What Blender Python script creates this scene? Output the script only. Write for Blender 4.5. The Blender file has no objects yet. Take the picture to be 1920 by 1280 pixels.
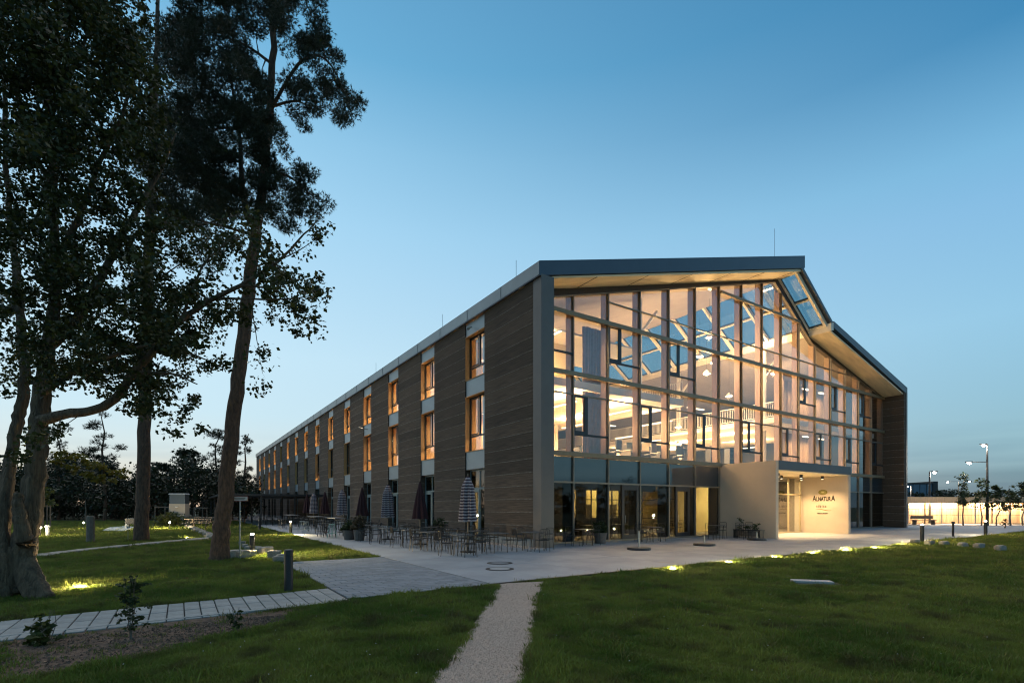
import bpy, bmesh, math, random
import numpy as np
from mathutils import Vector, Matrix, noise
R = math.radians
random.seed(7); rng = np.random.default_rng(11)
sc = bpy.context.scene
col = sc.collection

# ------------------------------------------------------------------ camera, sky, ambient fill, exposure
F, HY, CZ = 948.0, 949.0, 1.75           # focal length and horizon row of the 1920 px photograph, eye height
cam = bpy.data.cameras.new('camera'); cam_o = bpy.data.objects.new('camera', cam); col.objects.link(cam_o)
cam.sensor_width = 36; cam.lens = F / 1920 * 36; cam.shift_y = (HY - 640) / 1920
cam.clip_start = .05; cam.clip_end = 3000
cam_o.location = (0, 0, CZ); cam_o.rotation_euler = (R(90), 0, 0); sc.camera = cam_o

SUN_EL, SUN_ROT = 4.0, -58.0          # for the dusk sky only; a broad fill lamp is added further down
world = bpy.data.worlds.new('World'); sc.world = world; world.use_nodes = True
wn, wl = world.node_tree.nodes, world.node_tree.links
def wnode(t, **k):
    n = wn.new(t)
    for a, v in k.items(): setattr(n, a, v)
    return n
sky = wnode('ShaderNodeTexSky', sky_type='NISHITA', sun_disc=False, sun_elevation=R(SUN_EL), sun_rotation=R(SUN_ROT),
            ozone_density=4.2, air_density=1.3, dust_density=.08)
# dusk dome: pale towards the sunset, deep blue away from it, a little of the physical sky mixed in
tc = wnode('ShaderNodeTexCoord'); sep = wnode('ShaderNodeSeparateXYZ'); wl.new(tc.outputs['Generated'], sep.inputs[0])
def srgb(c): return tuple(((v/255 + .055)/1.055)**2.4 if v > 10 else v/255/12.92 for v in c) + (1,)
def ramp(stops):
    r = wnode('ShaderNodeValToRGB'); r.color_ramp.interpolation = 'B_SPLINE' if False else 'EASE'
    r.color_ramp.interpolation = 'LINEAR'
    e = r.color_ramp.elements
    for i, (p, c) in enumerate(stops):
        el = e[i] if i < 2 else e.new(p)
        el.position = p; el.color = srgb(c)
    wl.new(sep.outputs['Z'], r.inputs[0]); return r
west = ramp([(0, (226, 204, 184)), (.045, (222, 214, 206)), (.09, (212, 222, 226)), (.16, (205, 228, 238)), (.26, (203, 231, 243)), (.47, (173, 218, 243)), (.565, (152, 205, 235)), (.65, (114, 181, 219)), (1, (52, 108, 162))])
east = ramp([(0, (80, 127, 153)), (.047, (88, 136, 160)), (.060, (126, 168, 187)), (.10, (140, 183, 200)), (.265, (146, 199, 228)), (.40, (130, 187, 226)), (.456, (116, 180, 219)), (.57, (48, 129, 178)), (1, (26, 76, 126))])
vm = wnode('ShaderNodeVectorMath', operation='MULTIPLY'); vm.inputs[1].default_value = (1, 1, 0); wl.new(tc.outputs['Generated'], vm.inputs[0])
vn = wnode('ShaderNodeVectorMath', operation='NORMALIZE'); wl.new(vm.outputs[0], vn.inputs[0])
vd = wnode('ShaderNodeVectorMath', operation='DOT_PRODUCT'); vd.inputs[1].default_value = (math.sin(R(-50)), math.cos(R(-50)), 0); wl.new(vn.outputs[0], vd.inputs[0])
az = wnode('ShaderNodeMapRange'); az.inputs[1].default_value = .95; az.inputs[2].default_value = -.2; wl.new(vd.outputs['Value'], az.inputs[0])
amix = wnode('ShaderNodeMix', data_type='RGBA'); wl.new(az.outputs[0], amix.inputs['Factor']); wl.new(west.outputs[0], amix.inputs['A']); wl.new(east.outputs[0], amix.inputs['B'])
hsv = wnode('ShaderNodeMix', data_type='RGBA'); hsv.inputs['Factor'].default_value = .06
wl.new(amix.outputs['Result'], hsv.inputs['A']); wl.new(sky.outputs[0], hsv.inputs['B'])
# thin cloud bands low over the horizon
mp = wnode('ShaderNodeMapping'); mp.inputs['Scale'].default_value = (2.2, 2.2, 26)
wl.new(tc.outputs['Generated'], mp.inputs[0])
nz = wnode('ShaderNodeTexNoise'); nz.inputs['Scale'].default_value = 1.6; nz.inputs['Detail'].default_value = 5
wl.new(mp.outputs[0], nz.inputs['Vector'])
cr = wnode('ShaderNodeMapRange'); cr.inputs[1].default_value = .47; cr.inputs[2].default_value = .66
wl.new(nz.outputs[0], cr.inputs[0])
er = wnode('ShaderNodeMapRange'); er.inputs[1].default_value = .14; er.inputs[2].default_value = .03
wl.new(sep.outputs['Z'], er.inputs[0])
cm = wnode('ShaderNodeMath', operation='MULTIPLY'); wl.new(cr.outputs[0], cm.inputs[0]); wl.new(er.outputs[0], cm.inputs[1])
cm2 = wnode('ShaderNodeMath', operation='MULTIPLY'); cm2.inputs[1].default_value = .42; wl.new(cm.outputs[0], cm2.inputs[0])
cmix = wnode('ShaderNodeMix', data_type='RGBA', blend_type='MULTIPLY')
cmix.inputs['B'].default_value = (.42, .52, .62, 1)
wl.new(cm2.outputs[0], cmix.inputs['Factor']); wl.new(hsv.outputs['Result'], cmix.inputs['A'])
bg = wn['Background']; bg.inputs[1].default_value = .15
wl.new(cmix.outputs['Result'], bg.inputs[0])

sun = bpy.data.lights.new('sun', 'SUN'); sun.energy = .20; sun.angle = R(75); sun.color = (1, .84, .68)  # broad fill lamp added high up to brighten level ground after sunset
ambient_fill_o = bpy.data.objects.new('sun', sun); col.objects.link(ambient_fill_o)
FILL_EL, FILL_AZ = 60, -28
sd = Vector((math.sin(R(FILL_AZ)) * math.cos(R(FILL_EL)), math.cos(R(FILL_AZ)) * math.cos(R(FILL_EL)), math.sin(R(FILL_EL))))
ambient_fill_o.rotation_euler = sd.to_track_quat('Z', 'Y').to_euler(); ambient_fill_o.location = sd * 60

vs = sc.view_settings; vs.view_transform = 'Standard'; vs.look = 'None'; vs.gamma = 1; vs.use_curve_mapping = False
vs.exposure = 2.7
cy = sc.cycles
cy.use_denoising = True; cy.max_bounces = 8; cy.diffuse_bounces = 4; cy.glossy_bounces = 3; cy.transmission_bounces = 4
cy.transparent_max_bounces = 24; cy.caustics_reflective = False; cy.caustics_refractive = False; cy.sample_clamp_indirect = 6
cy.blur_glossy = .5; cy.filter_width = 1.15

# ------------------------------------------------------------------ helpers
def at(px, py, Y):                       # photograph pixel at depth Y -> world point
    return Vector(((px - 960) / F * Y, Y, CZ - (py - HY) / F * Y))
def gp(px, py):                          # photograph pixel on the ground
    Y = F * CZ / (py - HY); return Vector(((px - 960) / F * Y, Y, 0))
PHI = math.atan2(.5497, .8353)
BC = Vector((1.234, 21.27, 0))           # corner of the building; its x axis runs along the glass gable, y along the earth wall
def W(t, d, z=0):
    return Vector((BC.x + t * math.cos(PHI) - d * math.sin(PHI), BC.y + t * math.sin(PHI) + d * math.cos(PHI), z))
def loc2(p):
    dx, dy = p.x - BC.x, p.y - BC.y
    return dx * math.cos(PHI) + dy * math.sin(PHI), -dx * math.sin(PHI) + dy * math.cos(PHI)

class MB:
    def __init__(s): s.v = []; s.f = []; s.m = []
    def add(s, vs_, fs, m=0):
        b = len(s.v); s.v += [tuple(p) for p in vs_]
        for f in fs: s.f.append(tuple(b + i for i in f)); s.m.append(m)
        return s
    def box(s, x0, x1, y0, y1, z0, z1, m=0):
        return s.add([(x0,y0,z0),(x1,y0,z0),(x1,y1,z0),(x0,y1,z0),(x0,y0,z1),(x1,y0,z1),(x1,y1,z1),(x0,y1,z1)],
                     [(0,3,2,1),(4,5,6,7),(0,1,5,4),(1,2,6,5),(2,3,7,6),(3,0,4,7)], m)
    def bbox(s, x0, x1, y0, y1, z0, z1, b=.01, m=0):      # box with chamfered top edge
        return s.add([(x0,y0,z0),(x1,y0,z0),(x1,y1,z0),(x0,y1,z0),(x0,y0,z1-b),(x1,y0,z1-b),(x1,y1,z1-b),(x0,y1,z1-b),
                      (x0+b,y0+b,z1),(x1-b,y0+b,z1),(x1-b,y1-b,z1),(x0+b,y1-b,z1)],
                     [(0,3,2,1),(8,9,10,11),(0,1,5,4),(1,2,6,5),(2,3,7,6),(3,0,4,7),(4,5,9,8),(5,6,10,9),(6,7,11,10),(7,4,8,11)], m)
    def extr(s, poly, axis, a0, a1, m=0):                 # polygon extruded along axis 'x','y' or 'z'
        def mk(p, a): return (a, p[0], p[1]) if axis == 'x' else ((p[0], a, p[1]) if axis == 'y' else (p[0], p[1], a))
        n = len(poly)
        vs_ = [mk(p, a0) for p in poly] + [mk(p, a1) for p in poly]
        return s.add(vs_, [tuple(range(n))[::-1], tuple(range(n, 2*n))] + [(i, (i+1) % n, n + (i+1) % n, n + i) for i in range(n)], m)
    def tube(s, pts, r, n=6, m=0, cap=True):
        pts = [Vector(p) for p in pts]; k = len(pts)
        rs = r if isinstance(r, (list, tuple)) else [r] * k
        ring = []; up = None
        for i in range(k):
            d = (pts[min(i+1, k-1)] - pts[max(i-1, 0)])
            d = d.normalized() if d.length > 1e-9 else Vector((0, 0, 1))
            if up is None:
                up = Vector((0, 0, 1)) if abs(d.z) < .9 else Vector((1, 0, 0))
            a = d.cross(up).normalized(); b = d.cross(a).normalized(); up = -b if False else up
            if abs(d.dot(up)) > .97: up = Vector((1, 0, 0)) if abs(d.x) < .9 else Vector((0, 1, 0))
            ring.append([pts[i] + (a * math.cos(2*math.pi*j/n) + b * math.sin(2*math.pi*j/n)) * rs[i] for j in range(n)])
        vs_ = [p for rr in ring for p in rr]
        fs = [(i*n + j, i*n + (j+1) % n, (i+1)*n + (j+1) % n, (i+1)*n + j) for i in range(k-1) for j in range(n)]
        if cap: fs += [tuple(range(n))[::-1], tuple(range((k-1)*n, k*n))]
        return s.add(vs_, fs, m)
    def lathe(s, prof, n=16, m=0, c=(0, 0, 0)):           # profile of (r, z)
        vs_ = [(c[0] + r*math.cos(2*math.pi*j/n), c[1] + r*math.sin(2*math.pi*j/n), c[2] + z) for r, z in prof for j in range(n)]
        k = len(prof)
        fs = [(i*n + j, i*n + (j+1) % n, (i+1)*n + (j+1) % n, (i+1)*n + j) for i in range(k-1) for j in range(n)]
        fs += [tuple(range(n))[::-1], tuple(range((k-1)*n, k*n))]
        return s.add(vs_, fs, m)
    def mesh(s, name, mats, smooth=False):
        me = bpy.data.meshes.new(name); me.from_pydata(s.v, [], s.f)
        for m in (mats if isinstance(mats, (list, tuple)) else [mats]): me.materials.append(m)
        if any(s.m): me.polygons.foreach_set('material_index', s.m)
        if smooth: me.polygons.foreach_set('use_smooth', [True] * len(s.f))
        me.update(); return me
    def build(s, name, mats, parent=None, loc=(0, 0, 0), rz=0, smooth=False, **k):
        return obj(name, s.mesh(name, mats, smooth), parent, loc, rz, **k)
def obj(name, me, parent=None, loc=(0, 0, 0), rz=0, label=None, cat=None, group=None, kind=None):
    o = bpy.data.objects.new(name, me); col.objects.link(o); o.location = loc; o.rotation_euler = (0, 0, rz)
    if parent: o.parent = parent
    return tag(o, label, cat, group, kind)
def tag(o, label=None, cat=None, group=None, kind=None):
    if label: o['label'] = label
    if cat: o['category'] = cat
    if group: o['group'] = group
    if kind: o['kind'] = kind
    return o
def thing(name, label, cat, loc=(0, 0, 0), rz=0, group=None):
    return obj(name, None, None, loc, rz, label, cat, group)
def copy_tree(o, parent=None):
    c = o.copy(); col.objects.link(c); c.parent = parent
    for ch in o.children: copy_tree(ch, c)
    return c
def dup(o, loc, rz=0, label=None, sc_=None):
    c = copy_tree(o); c.location = loc; c.rotation_euler = (0, 0, rz)
    if label: c['label'] = label
    if sc_: c.scale = (sc_,) * 3
    return c
def fast_mesh(name, verts, faces_n, mat):                 # numpy verts (N,3), all faces of faces_n consecutive verts
    me = bpy.data.meshes.new(name); n = len(verts); k = n // faces_n
    me.vertices.add(n); me.vertices.foreach_set('co', np.asarray(verts, np.float32).ravel())
    me.loops.add(n); me.loops.foreach_set('vertex_index', np.arange(n, dtype=np.int32))
    me.polygons.add(k); me.polygons.foreach_set('loop_start', np.arange(0, n, faces_n, dtype=np.int32))
    me.polygons.foreach_set('loop_total', np.full(k, faces_n, np.int32))
    me.materials.append(mat); me.update(calc_edges=True); return me
def light(name, kind, loc, energy, color, parent=None, size=.1, size_y=None, rot=(0, 0, 0), spot=None, blend=.4):
    l = bpy.data.lights.new(name, kind); l.energy = energy; l.color = color
    if kind == 'AREA':
        l.size = size
        if size_y: l.shape = 'RECTANGLE'; l.size_y = size_y
    else: l.shadow_soft_size = size
    if kind == 'SPOT': l.spot_size = R(spot); l.spot_blend = blend
    o = bpy.data.objects.new(name, l); col.objects.link(o); o.location = loc; o.rotation_euler = rot
    if parent: o.parent = parent
    return o

# ------------------------------------------------------------------ materials
MT = {}
def mat(name, c, rough=.6, metal=0, var=.0, vscale=4, c2=None, bump=0, bscale=30, bdist=.02, spec=.5, stretch=(1, 1, 1), emit=None, es=0, objvar=0, detail=4):
    m = bpy.data.materials.new(name); m.use_nodes = True; nt = m.node_tree; n, l = nt.nodes, nt.links
    b = n['Principled BSDF']; b.inputs['Roughness'].default_value = rough; b.inputs['Metallic'].default_value = metal
    b.inputs['Specular IOR Level'].default_value = spec
    b.inputs['Base Color'].default_value = (*c, 1)
    tcn = n.new('ShaderNodeTexCoord'); mpn = n.new('ShaderNodeMapping'); mpn.inputs['Scale'].default_value = stretch
    l.new(tcn.outputs['Object'], mpn.inputs[0])
    out = None
    if var or c2:
        t = n.new('ShaderNodeTexNoise'); t.inputs['Scale'].default_value = vscale; t.inputs['Detail'].default_value = detail
        t.inputs['Roughness'].default_value = .65; l.new(mpn.outputs[0], t.inputs['Vector'])
        r = n.new('ShaderNodeMapRange'); r.inputs[1].default_value = .32; r.inputs[2].default_value = .68; l.new(t.outputs[0], r.inputs[0])
        mx = n.new('ShaderNodeMix'); mx.data_type = 'RGBA'
        mx.inputs['A'].default_value = (*[x * (1 - var) for x in c], 1)
        mx.inputs['B'].default_value = (*(c2 or [min(1, x * (1 + var)) for x in c]), 1)
        l.new(r.outputs[0], mx.inputs['Factor']); out = mx.outputs['Result']
    if objvar:
        oi = n.new('ShaderNodeObjectInfo'); h = n.new('ShaderNodeHueSaturation')
        r2 = n.new('ShaderNodeMapRange'); r2.inputs[3].default_value = 1 - objvar; r2.inputs[4].default_value = 1 + objvar
        l.new(oi.outputs['Random'], r2.inputs[0]); l.new(r2.outputs[0], h.inputs['Value'])
        if out: l.new(out, h.inputs['Color'])
        else: h.inputs['Color'].default_value = (*c, 1)
        out = h.outputs[0]
    if out: l.new(out, b.inputs['Base Color'])
    if bump:
        t2 = n.new('ShaderNodeTexNoise'); t2.inputs['Scale'].default_value = bscale; t2.inputs['Detail'].default_value = 6
        l.new(mpn.outputs[0], t2.inputs['Vector'])
        bp = n.new('ShaderNodeBump'); bp.inputs['Strength'].default_value = bump; bp.inputs['Distance'].default_value = bdist
        l.new(t2.outputs[0], bp.inputs['Height']); l.new(bp.outputs[0], b.inputs['Normal'])
    if emit:
        b.inputs['Emission Color'].default_value = (*emit, 1); b.inputs['Emission Strength'].default_value = es
    MT[name] = m; return m
def glass(name, tint=(1, 1, 1), refl=.06):
    m = bpy.data.materials.new(name); m.use_nodes = True; n, l = m.node_tree.nodes, m.node_tree.links; n.clear()
    o = n.new('ShaderNodeOutputMaterial'); tr = n.new('ShaderNodeBsdfTransparent'); tr.inputs[0].default_value = (*tint, 1)
    gl = n.new('ShaderNodeBsdfGlossy'); gl.inputs['Roughness'].default_value = .01; gl.inputs[0].default_value = (.95, .97, 1, 1)
    lw = n.new('ShaderNodeLayerWeight'); lw.inputs[0].default_value = .5
    p = n.new('ShaderNodeMath'); p.operation = 'POWER'; p.inputs[1].default_value = 4; l.new(lw.outputs['Facing'], p.inputs[0])
    r = n.new('ShaderNodeMapRange'); r.inputs[3].default_value = refl; r.inputs[4].default_value = .95; l.new(p.outputs[0], r.inputs[0])
    mx = n.new('ShaderNodeMixShader'); l.new(r.outputs[0], mx.inputs[0]); l.new(tr.outputs[0], mx.inputs[1]); l.new(gl.outputs[0], mx.inputs[2])
    l.new(mx.outputs[0], o.inputs[0]); MT[name] = m; return m
def emis(name, c, s):
    m = bpy.data.materials.new(name); m.use_nodes = True; n, l = m.node_tree.nodes, m.node_tree.links; n.clear()
    o = n.new('ShaderNodeOutputMaterial'); e = n.new('ShaderNodeEmission'); e.inputs[0].default_value = (*c, 1); e.inputs[1].default_value = s
    l.new(e.outputs[0], o.inputs[0]); MT[name] = m; return m
def leafmat(name, c, c2, trans=.25):
    m = bpy.data.materials.new(name); m.use_nodes = True; n, l = m.node_tree.nodes, m.node_tree.links; n.clear()
    o = n.new('ShaderNodeOutputMaterial'); d = n.new('ShaderNodeBsdfPrincipled'); d.inputs['Roughness'].default_value = .55
    d.inputs['Specular IOR Level'].default_value = .3
    t = n.new('ShaderNodeBsdfTranslucent'); g = n.new('ShaderNodeNewGeometry'); mx = n.new('ShaderNodeMix'); mx.data_type = 'RGBA'
    mx.inputs['A'].default_value = (*c, 1); mx.inputs['B'].default_value = (*c2, 1)
    l.new(g.outputs['Random Per Island'], mx.inputs['Factor'])
    l.new(mx.outputs['Result'], d.inputs['Base Color']); l.new(mx.outputs['Result'], t.inputs[0])
    ms = n.new('ShaderNodeMixShader'); ms.inputs[0].default_value = trans; l.new(d.outputs[0], ms.inputs[1]); l.new(t.outputs[0], ms.inputs[2])
    l.new(ms.outputs[0], o.inputs[0]); MT[name] = m; return m

WARM = (1, .66, .30); WARM2 = (1, .65, .29)
rmetal = mat('slate_roof_metal', (.07, .082, .10), .4, .4, var=.06, vscale=1.2)
earth = mat('rammed_earth', (.078, .051, .034), .95, var=.35, vscale=2.2, c2=(.15, .10, .066), bump=.7, bscale=14, stretch=(.35, .35, 9), objvar=.2, detail=9)
lime = mat('lime_band', (.20, .16, .125), .95, var=.5, vscale=6, bump=.5, bscale=40)
conc = mat('concrete', (.44, .37, .30), .85, var=.05, vscale=.8, bump=.08, bscale=20, detail=7)
plinth = mat('plinth_concrete', (.26, .25, .235), .85, var=.15, vscale=3, bump=.2)
metal = mat('grey_cladding_metal', (.145, .12, .105), .5, .15, var=.06, vscale=1.2)
panelm = mat('pale_metal_panel', (.30, .325, .335), .45, .3, var=.06, vscale=1.1)
fmetal = mat('roof_edge_metal', (.20, .215, .22), .4, .6, var=.08, vscale=1)
dkframe = mat('dark_window_frame', (.03, .032, .036), .4, .3)
brass = mat('bronze_profile', (.25, .18, .105), .45, .25, var=.1, vscale=3)
brown = mat('dark_brown_frame', (.055, .040, .030), .6, var=.2, vscale=2, stretch=(6, 1, 6))
dbronze = mat('dark_bronze_profile', (.13, .095, .06), .45, .3)
alu = mat('aluminium_profile', (.23, .195, .155), .45, .3)
woodcol = mat('glulam_timber', (.36, .225, .155), .6, var=.1, vscale=3, stretch=(8, 8, .6))
orange_wood = mat('larch_reveal', (.60, .33, .13), .55, var=.2, vscale=4, stretch=(6, 6, .8))
ceilm = mat('mauve_grey_ceiling', (.36, .315, .30), .8, var=.08, vscale=.8)
soffit = mat('timber_soffit', (.80, .67, .45), .7, var=.14, vscale=1.0, stretch=(.4, 3, 1))
white = mat('white_plaster', (.74, .70, .63), .8, var=.04, vscale=2)
cream = mat('cream_timber', (.80, .73, .60), .6, var=.06, vscale=3)
wallw = mat('slatted_timber_wall', (.46, .32, .22), .65, var=.2, vscale=5, stretch=(9, 9, .3))
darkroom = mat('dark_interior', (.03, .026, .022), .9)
carpet = mat('interior_floor', (.22, .18, .14), .8, var=.15, vscale=3)
glz = glass('facade_glass'); glzd = glass('tinted_glass', (.55, .58, .56), .05); glzs = glass('skylight_glass', (.50, .64, .68), .06); glzw = glass('window_glass', (.9, .92, .92), .10)
black = mat('black_powder_coat', (.018, .018, .02), .45)
chairm = mat('chair_metal', (.032, .027, .024), .45, .4, objvar=.2)
stoolw = mat('pale_painted_steel', (.34, .36, .33), .5, objvar=.1)
mint = mat('mint_painted_steel', (.28, .46, .36), .5)
tablew = mat('grey_table_top', (.085, .075, .068), .5, var=.1, vscale=5, objvar=.1)
maroon = mat('maroon_canvas', (.035, .008, .010), .85, var=.25, vscale=6)
bark = mat('maple_bark', (.13, .083, .048), .95, var=.55, vscale=7, bump=1, bscale=16, bdist=.07, stretch=(2, 2, .35), detail=10)
pbark = mat('pine_bark', (.10, .060, .040), .95, var=.45, vscale=6, c2=(.20, .105, .062), bump=1, bscale=14, bdist=.09, stretch=(2.2, 2.2, .6), detail=10)
stonem = mat('limestone', (.27, .24, .20), .9, var=.25, vscale=5, bump=.6, bscale=14, objvar=.2)
bollm = mat('bollard_anthracite', (.032, .032, .034), .45, .3, var=.2, vscale=6)
terra = mat('grey_planter', (.12, .10, .088), .8, var=.2, vscale=8)
steel = mat('galvanised_steel', (.33, .33, .33), .4, .6, var=.1, vscale=6)
oldwood = mat('weathered_wood', (.16, .12, .09), .85, var=.35, vscale=5, stretch=(8, 8, .8), bump=.4)

# ------------------------------------------------------------------ ground and paving
soil_base = mat('lawn_soil', (.030, .040, .010), 1, var=.5, vscale=1.3, c2=(.055, .062, .018), bump=.4, bscale=6, detail=8)
me = bpy.data.meshes.new('ground')
MB_ = MB(); MB_.add([(-900, -700, -.03), (900, -700, -.03), (900, 1500, -.03), (-900, 1500, -.03)], [(0, 1, 2, 3)])
MB_.build('ground', soil_base, kind='structure')

slabm = mat('terrace_concrete', (.285, .29, .295), .75, var=.2, vscale=.55, bump=.15, bscale=40, objvar=.07, detail=9)
paverm = mat('grey_paver', (.205, .212, .22), .8, var=.2, vscale=3, bump=.3, bscale=50, objvar=.16)
plankm = mat('pale_paver', (.34, .315, .28), .85, var=.18, vscale=4, bump=.25, bscale=50, objvar=.10)
jointm = mat('joint_sand', (.04, .037, .033), 1, var=.3, vscale=20)
def empty_structure(name, loc=(0, 0, 0), rz=0):
    return obj(name, None, None, loc, rz, kind='structure')
terrace = empty_structure('terrace', BC, PHI)
b = MB(); b.box(-6.82, 60, -7.22, 1.4, -.12, -.012); b.box(-6.82, 0, 1.4, 93, -.12, -.012); b.build('bedding', jointm, terrace)
def slab(x0, x1, y0, y1, parent, m, name='slab', g=.011, top=0, j=.0015, bev=.004):
    z = top + random.uniform(-j, j)
    o = MB().bbox(-(x1-x0)/2 + g, (x1-x0)/2 - g, -(y1-y0)/2 + g, (y1-y0)/2 - g, -.09, 0, bev).mesh(name, m)
    return obj(name, o, parent, ((x0+x1)/2, (y0+y1)/2, z))
for i in range(18):
    for k, (y0, y1) in enumerate([(-7.2, -4.3), (-4.3, -1.4), (-1.4, 1.38)]):
        slab(-6.8 + i*3.4, -6.8 + (i+1)*3.4, y0, y1, terrace, slabm)
for i in range(2):
    for k in range(24):
        slab(-6.8 + i*3.4, -3.4 + i*3.4 - (.05 if i else 0), 1.38 + k*3.4, 1.38 + (k+1)*3.4, terrace, slabm)
b = MB(); b.box(-6.9, 55, -7.30, -7.215, -.1, .004); b.build('edge_strip', brown, terrace)
pav = empty_structure('paved_forecourt', BC, PHI)
MB().box(-10.05, -6.83, -7.33, .1, -.12, -.02).build('bedding', jointm, pav)
pm = {}
def piece(L, Wd, m, name, bev=.006, g=.009, h=.08):
    k = (L, Wd, name)
    if k not in pm: pm[k] = MB().bbox(-L/2 + g, L/2 - g, -Wd/2 + g, Wd/2 - g, -h, 0, bev).mesh(name, m)
    return pm[k]
y = -7.3; r = 0
while y < 0:
    x = -10.02 + (0 if r % 2 else -.0); off = .2 if r % 2 else 0
    xs = [-10.02] + [-10.02 + off + .4*i for i in range(0 if off else 1, 9) if -10.02 + off + .4*i < -6.9] + [-6.83]
    for x0, x1 in zip(xs, xs[1:]):
        if x1 - x0 < .05: continue
        obj('paver', piece(round(x1-x0, 3), .2465, paverm, 'paver'), pav, ((x0+x1)/2, y + .123, random.uniform(-.003, .002)))
    y += .2465; r += 1
walk = empty_structure('footpath', BC, PHI)
MB().extr([(-20, -8.43), (-10.06, -7.53), (-10.06, -5.83), (-20, -6.73)], 'z', -.12, -.025).build('bedding', jointm, walk)
sl = .075
x = -10.06
while x > -20:
    yc = -6.68 + (x + 10) * .09
    for q in (0, 1):
        obj('paver', piece(.232, .80, plankm, 'walk_paver', .006, .007), walk, (x - .116, yc - .405 + q*.81, random.uniform(-.003, .003)))
    x -= .236
MB().box(-20, -10.06, -.04, .04, -.1, .006).build('kerb_strip', plankm, walk, (0, -7.57 + .0, 0), 0)
walk.children[-1].rotation_euler = (0, 0, math.atan(.09)); walk.children[-1].location = (0, -7.55 + .9, 0)

def poly_sheet(name, pts, z, m, **k):
    return MB().add([(p.x, p.y, z) for p in pts], [tuple(range(len(pts)))]).build(name, m, **k)
gravm = mat('crushed_gravel', (.44, .31, .225), 1, var=.35, vscale=60, c2=(.64, .475, .36), bump=.8, bscale=90, detail=9)
soilm = mat('bark_mulch_soil', (.085, .046, .026), 1, var=.55, vscale=9, c2=(.21, .12, .07), bump=1, bscale=22, detail=9)
GR_L = [gp(938, 1092), gp(925, 1112), gp(895, 1160), gp(860, 1210), gp(800, 1280), gp(680, 1430)]
GR_R = [gp(1018, 1088), gp(1012, 1112), gp(1002, 1160), gp(995, 1210), gp(982, 1280), gp(965, 1430)]
gv = []
def jag(p, a): return Vector((p.x + random.uniform(-a, a), p.y + random.uniform(-a, a), 0))
def dense(L, n):
    out = []
    for a, c in zip(L, L[1:]): out += [a.lerp(c, i/n) for i in range(n)]
    return out + [L[-1]]
poly_sheet('gravel_path', [jag(p, .025) for p in dense(GR_L, 14)] + [jag(p, .025) for p in dense(GR_R, 14)[::-1]], -.014, gravm, kind='structure')
SOIL = [gp(-40, 1200), gp(0, 1196), gp(200, 1174), gp(400, 1153), gp(560, 1138), gp(566, 1156), gp(500, 1172), gp(420, 1188), gp(330, 1210), gp(240, 1232), gp(150, 1252), gp(60, 1268), gp(-60, 1300)]
poly_sheet('soil_bed', [jag(p, .02) for p in dense(SOIL + [SOIL[0]], 8)[:-1]], -.018, soilm, kind='structure')
# loose stones of the gravel path and bark bits of the bed
def pebbles(name, L, Rr, n, smin, smax, m, z):
    V = []
    for i in range(n):
        u, w = random.random() ** .8, random.random()
        k = u * (len(L) - 1); a = int(k); f = k - a; a = min(a, len(L) - 2)
        p = L[a].lerp(L[a+1], f).lerp(Rr[a].lerp(Rr[a+1], f), -.02 + w*1.04)
        s = random.uniform(smin, smax); an = random.random()*6.28
        c = [Vector((math.cos(an + q*2.09)*s*random.uniform(.6, 1), math.sin(an + q*2.09)*s*random.uniform(.6, 1), 0)) for q in range(3)]
        t = Vector((random.uniform(-.3, .3)*s, random.uniform(-.3, .3)*s, s*random.uniform(.5, .9)))
        o = Vector((p.x, p.y, z))
        for q in range(3): V += [o + c[q], o + c[(q+1) % 3], o + t]
    return obj(name, fast_mesh(name, np.array([tuple(v) for v in V]), 3, m), label='loose crushed stones scattered over the gravel path' if 'grav' in name else 'loose bark bits and clods on the soil bed', kind='stuff')
pebm = leafmat('gravel_stones', (.26, .18, .13), (.74, .55, .42), 0)
pebbles('gravel', GR_L[:5], GR_R[:5], 24000, .005, .015, pebm, -.016)
clodm = leafmat('bark_bits', (.035, .02, .012), (.20, .12, .07), 0)
SB = [gp(-40, 1208), gp(200, 1183), gp(400, 1162), gp(560, 1148)]; ST = [gp(-60, 1300), gp(200, 1242), gp(390, 1196), gp(562, 1156)]
pebbles('soil_debris', SB, ST, 5000, .008, .03, clodm, -.02)

# ------------------------------------------------------------------ main building
bld = thing('office_building', 'long three-storey office building of dark rammed earth with a lit glass gable', 'office building', BC, PHI)
ZB, NC, CH = .34, 19, (11.42 - .34) / 19
BAY0, BSP, BW, NB = 4.75, 5.94, 2.05, 15
LEN = 94.0
def course_block(L, dep=.45):
    b = MB()
    b.box(0, dep, 0, L, 0, CH - .03, 0)
    n = max(4, int(L / .35))                        # ragged lime lip along the top of each course
    for i in range(n):
        a = .007 + random.uniform(-.006, .007)
        y0, y1 = L*i/n, L*(i+1)/n
        b.box(-a, dep, y0, y1, CH - .03 + random.uniform(-.006, .004), CH, 1)
    return b
piers = [(0.02, BAY0)] + [(BAY0 + BW + BSP*k, BAY0 + BSP*(k+1)) for k in range(NB)]
piers[-1] = (piers[-1][0], LEN)
blk = [course_block(piers[0][1] - piers[0][0]).mesh('rammed_earth_block', [earth, lime]) for _ in range(3)]
blk2 = [course_block(BSP - BW).mesh('rammed_earth_block', [earth, lime]) for _ in range(5)]
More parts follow.
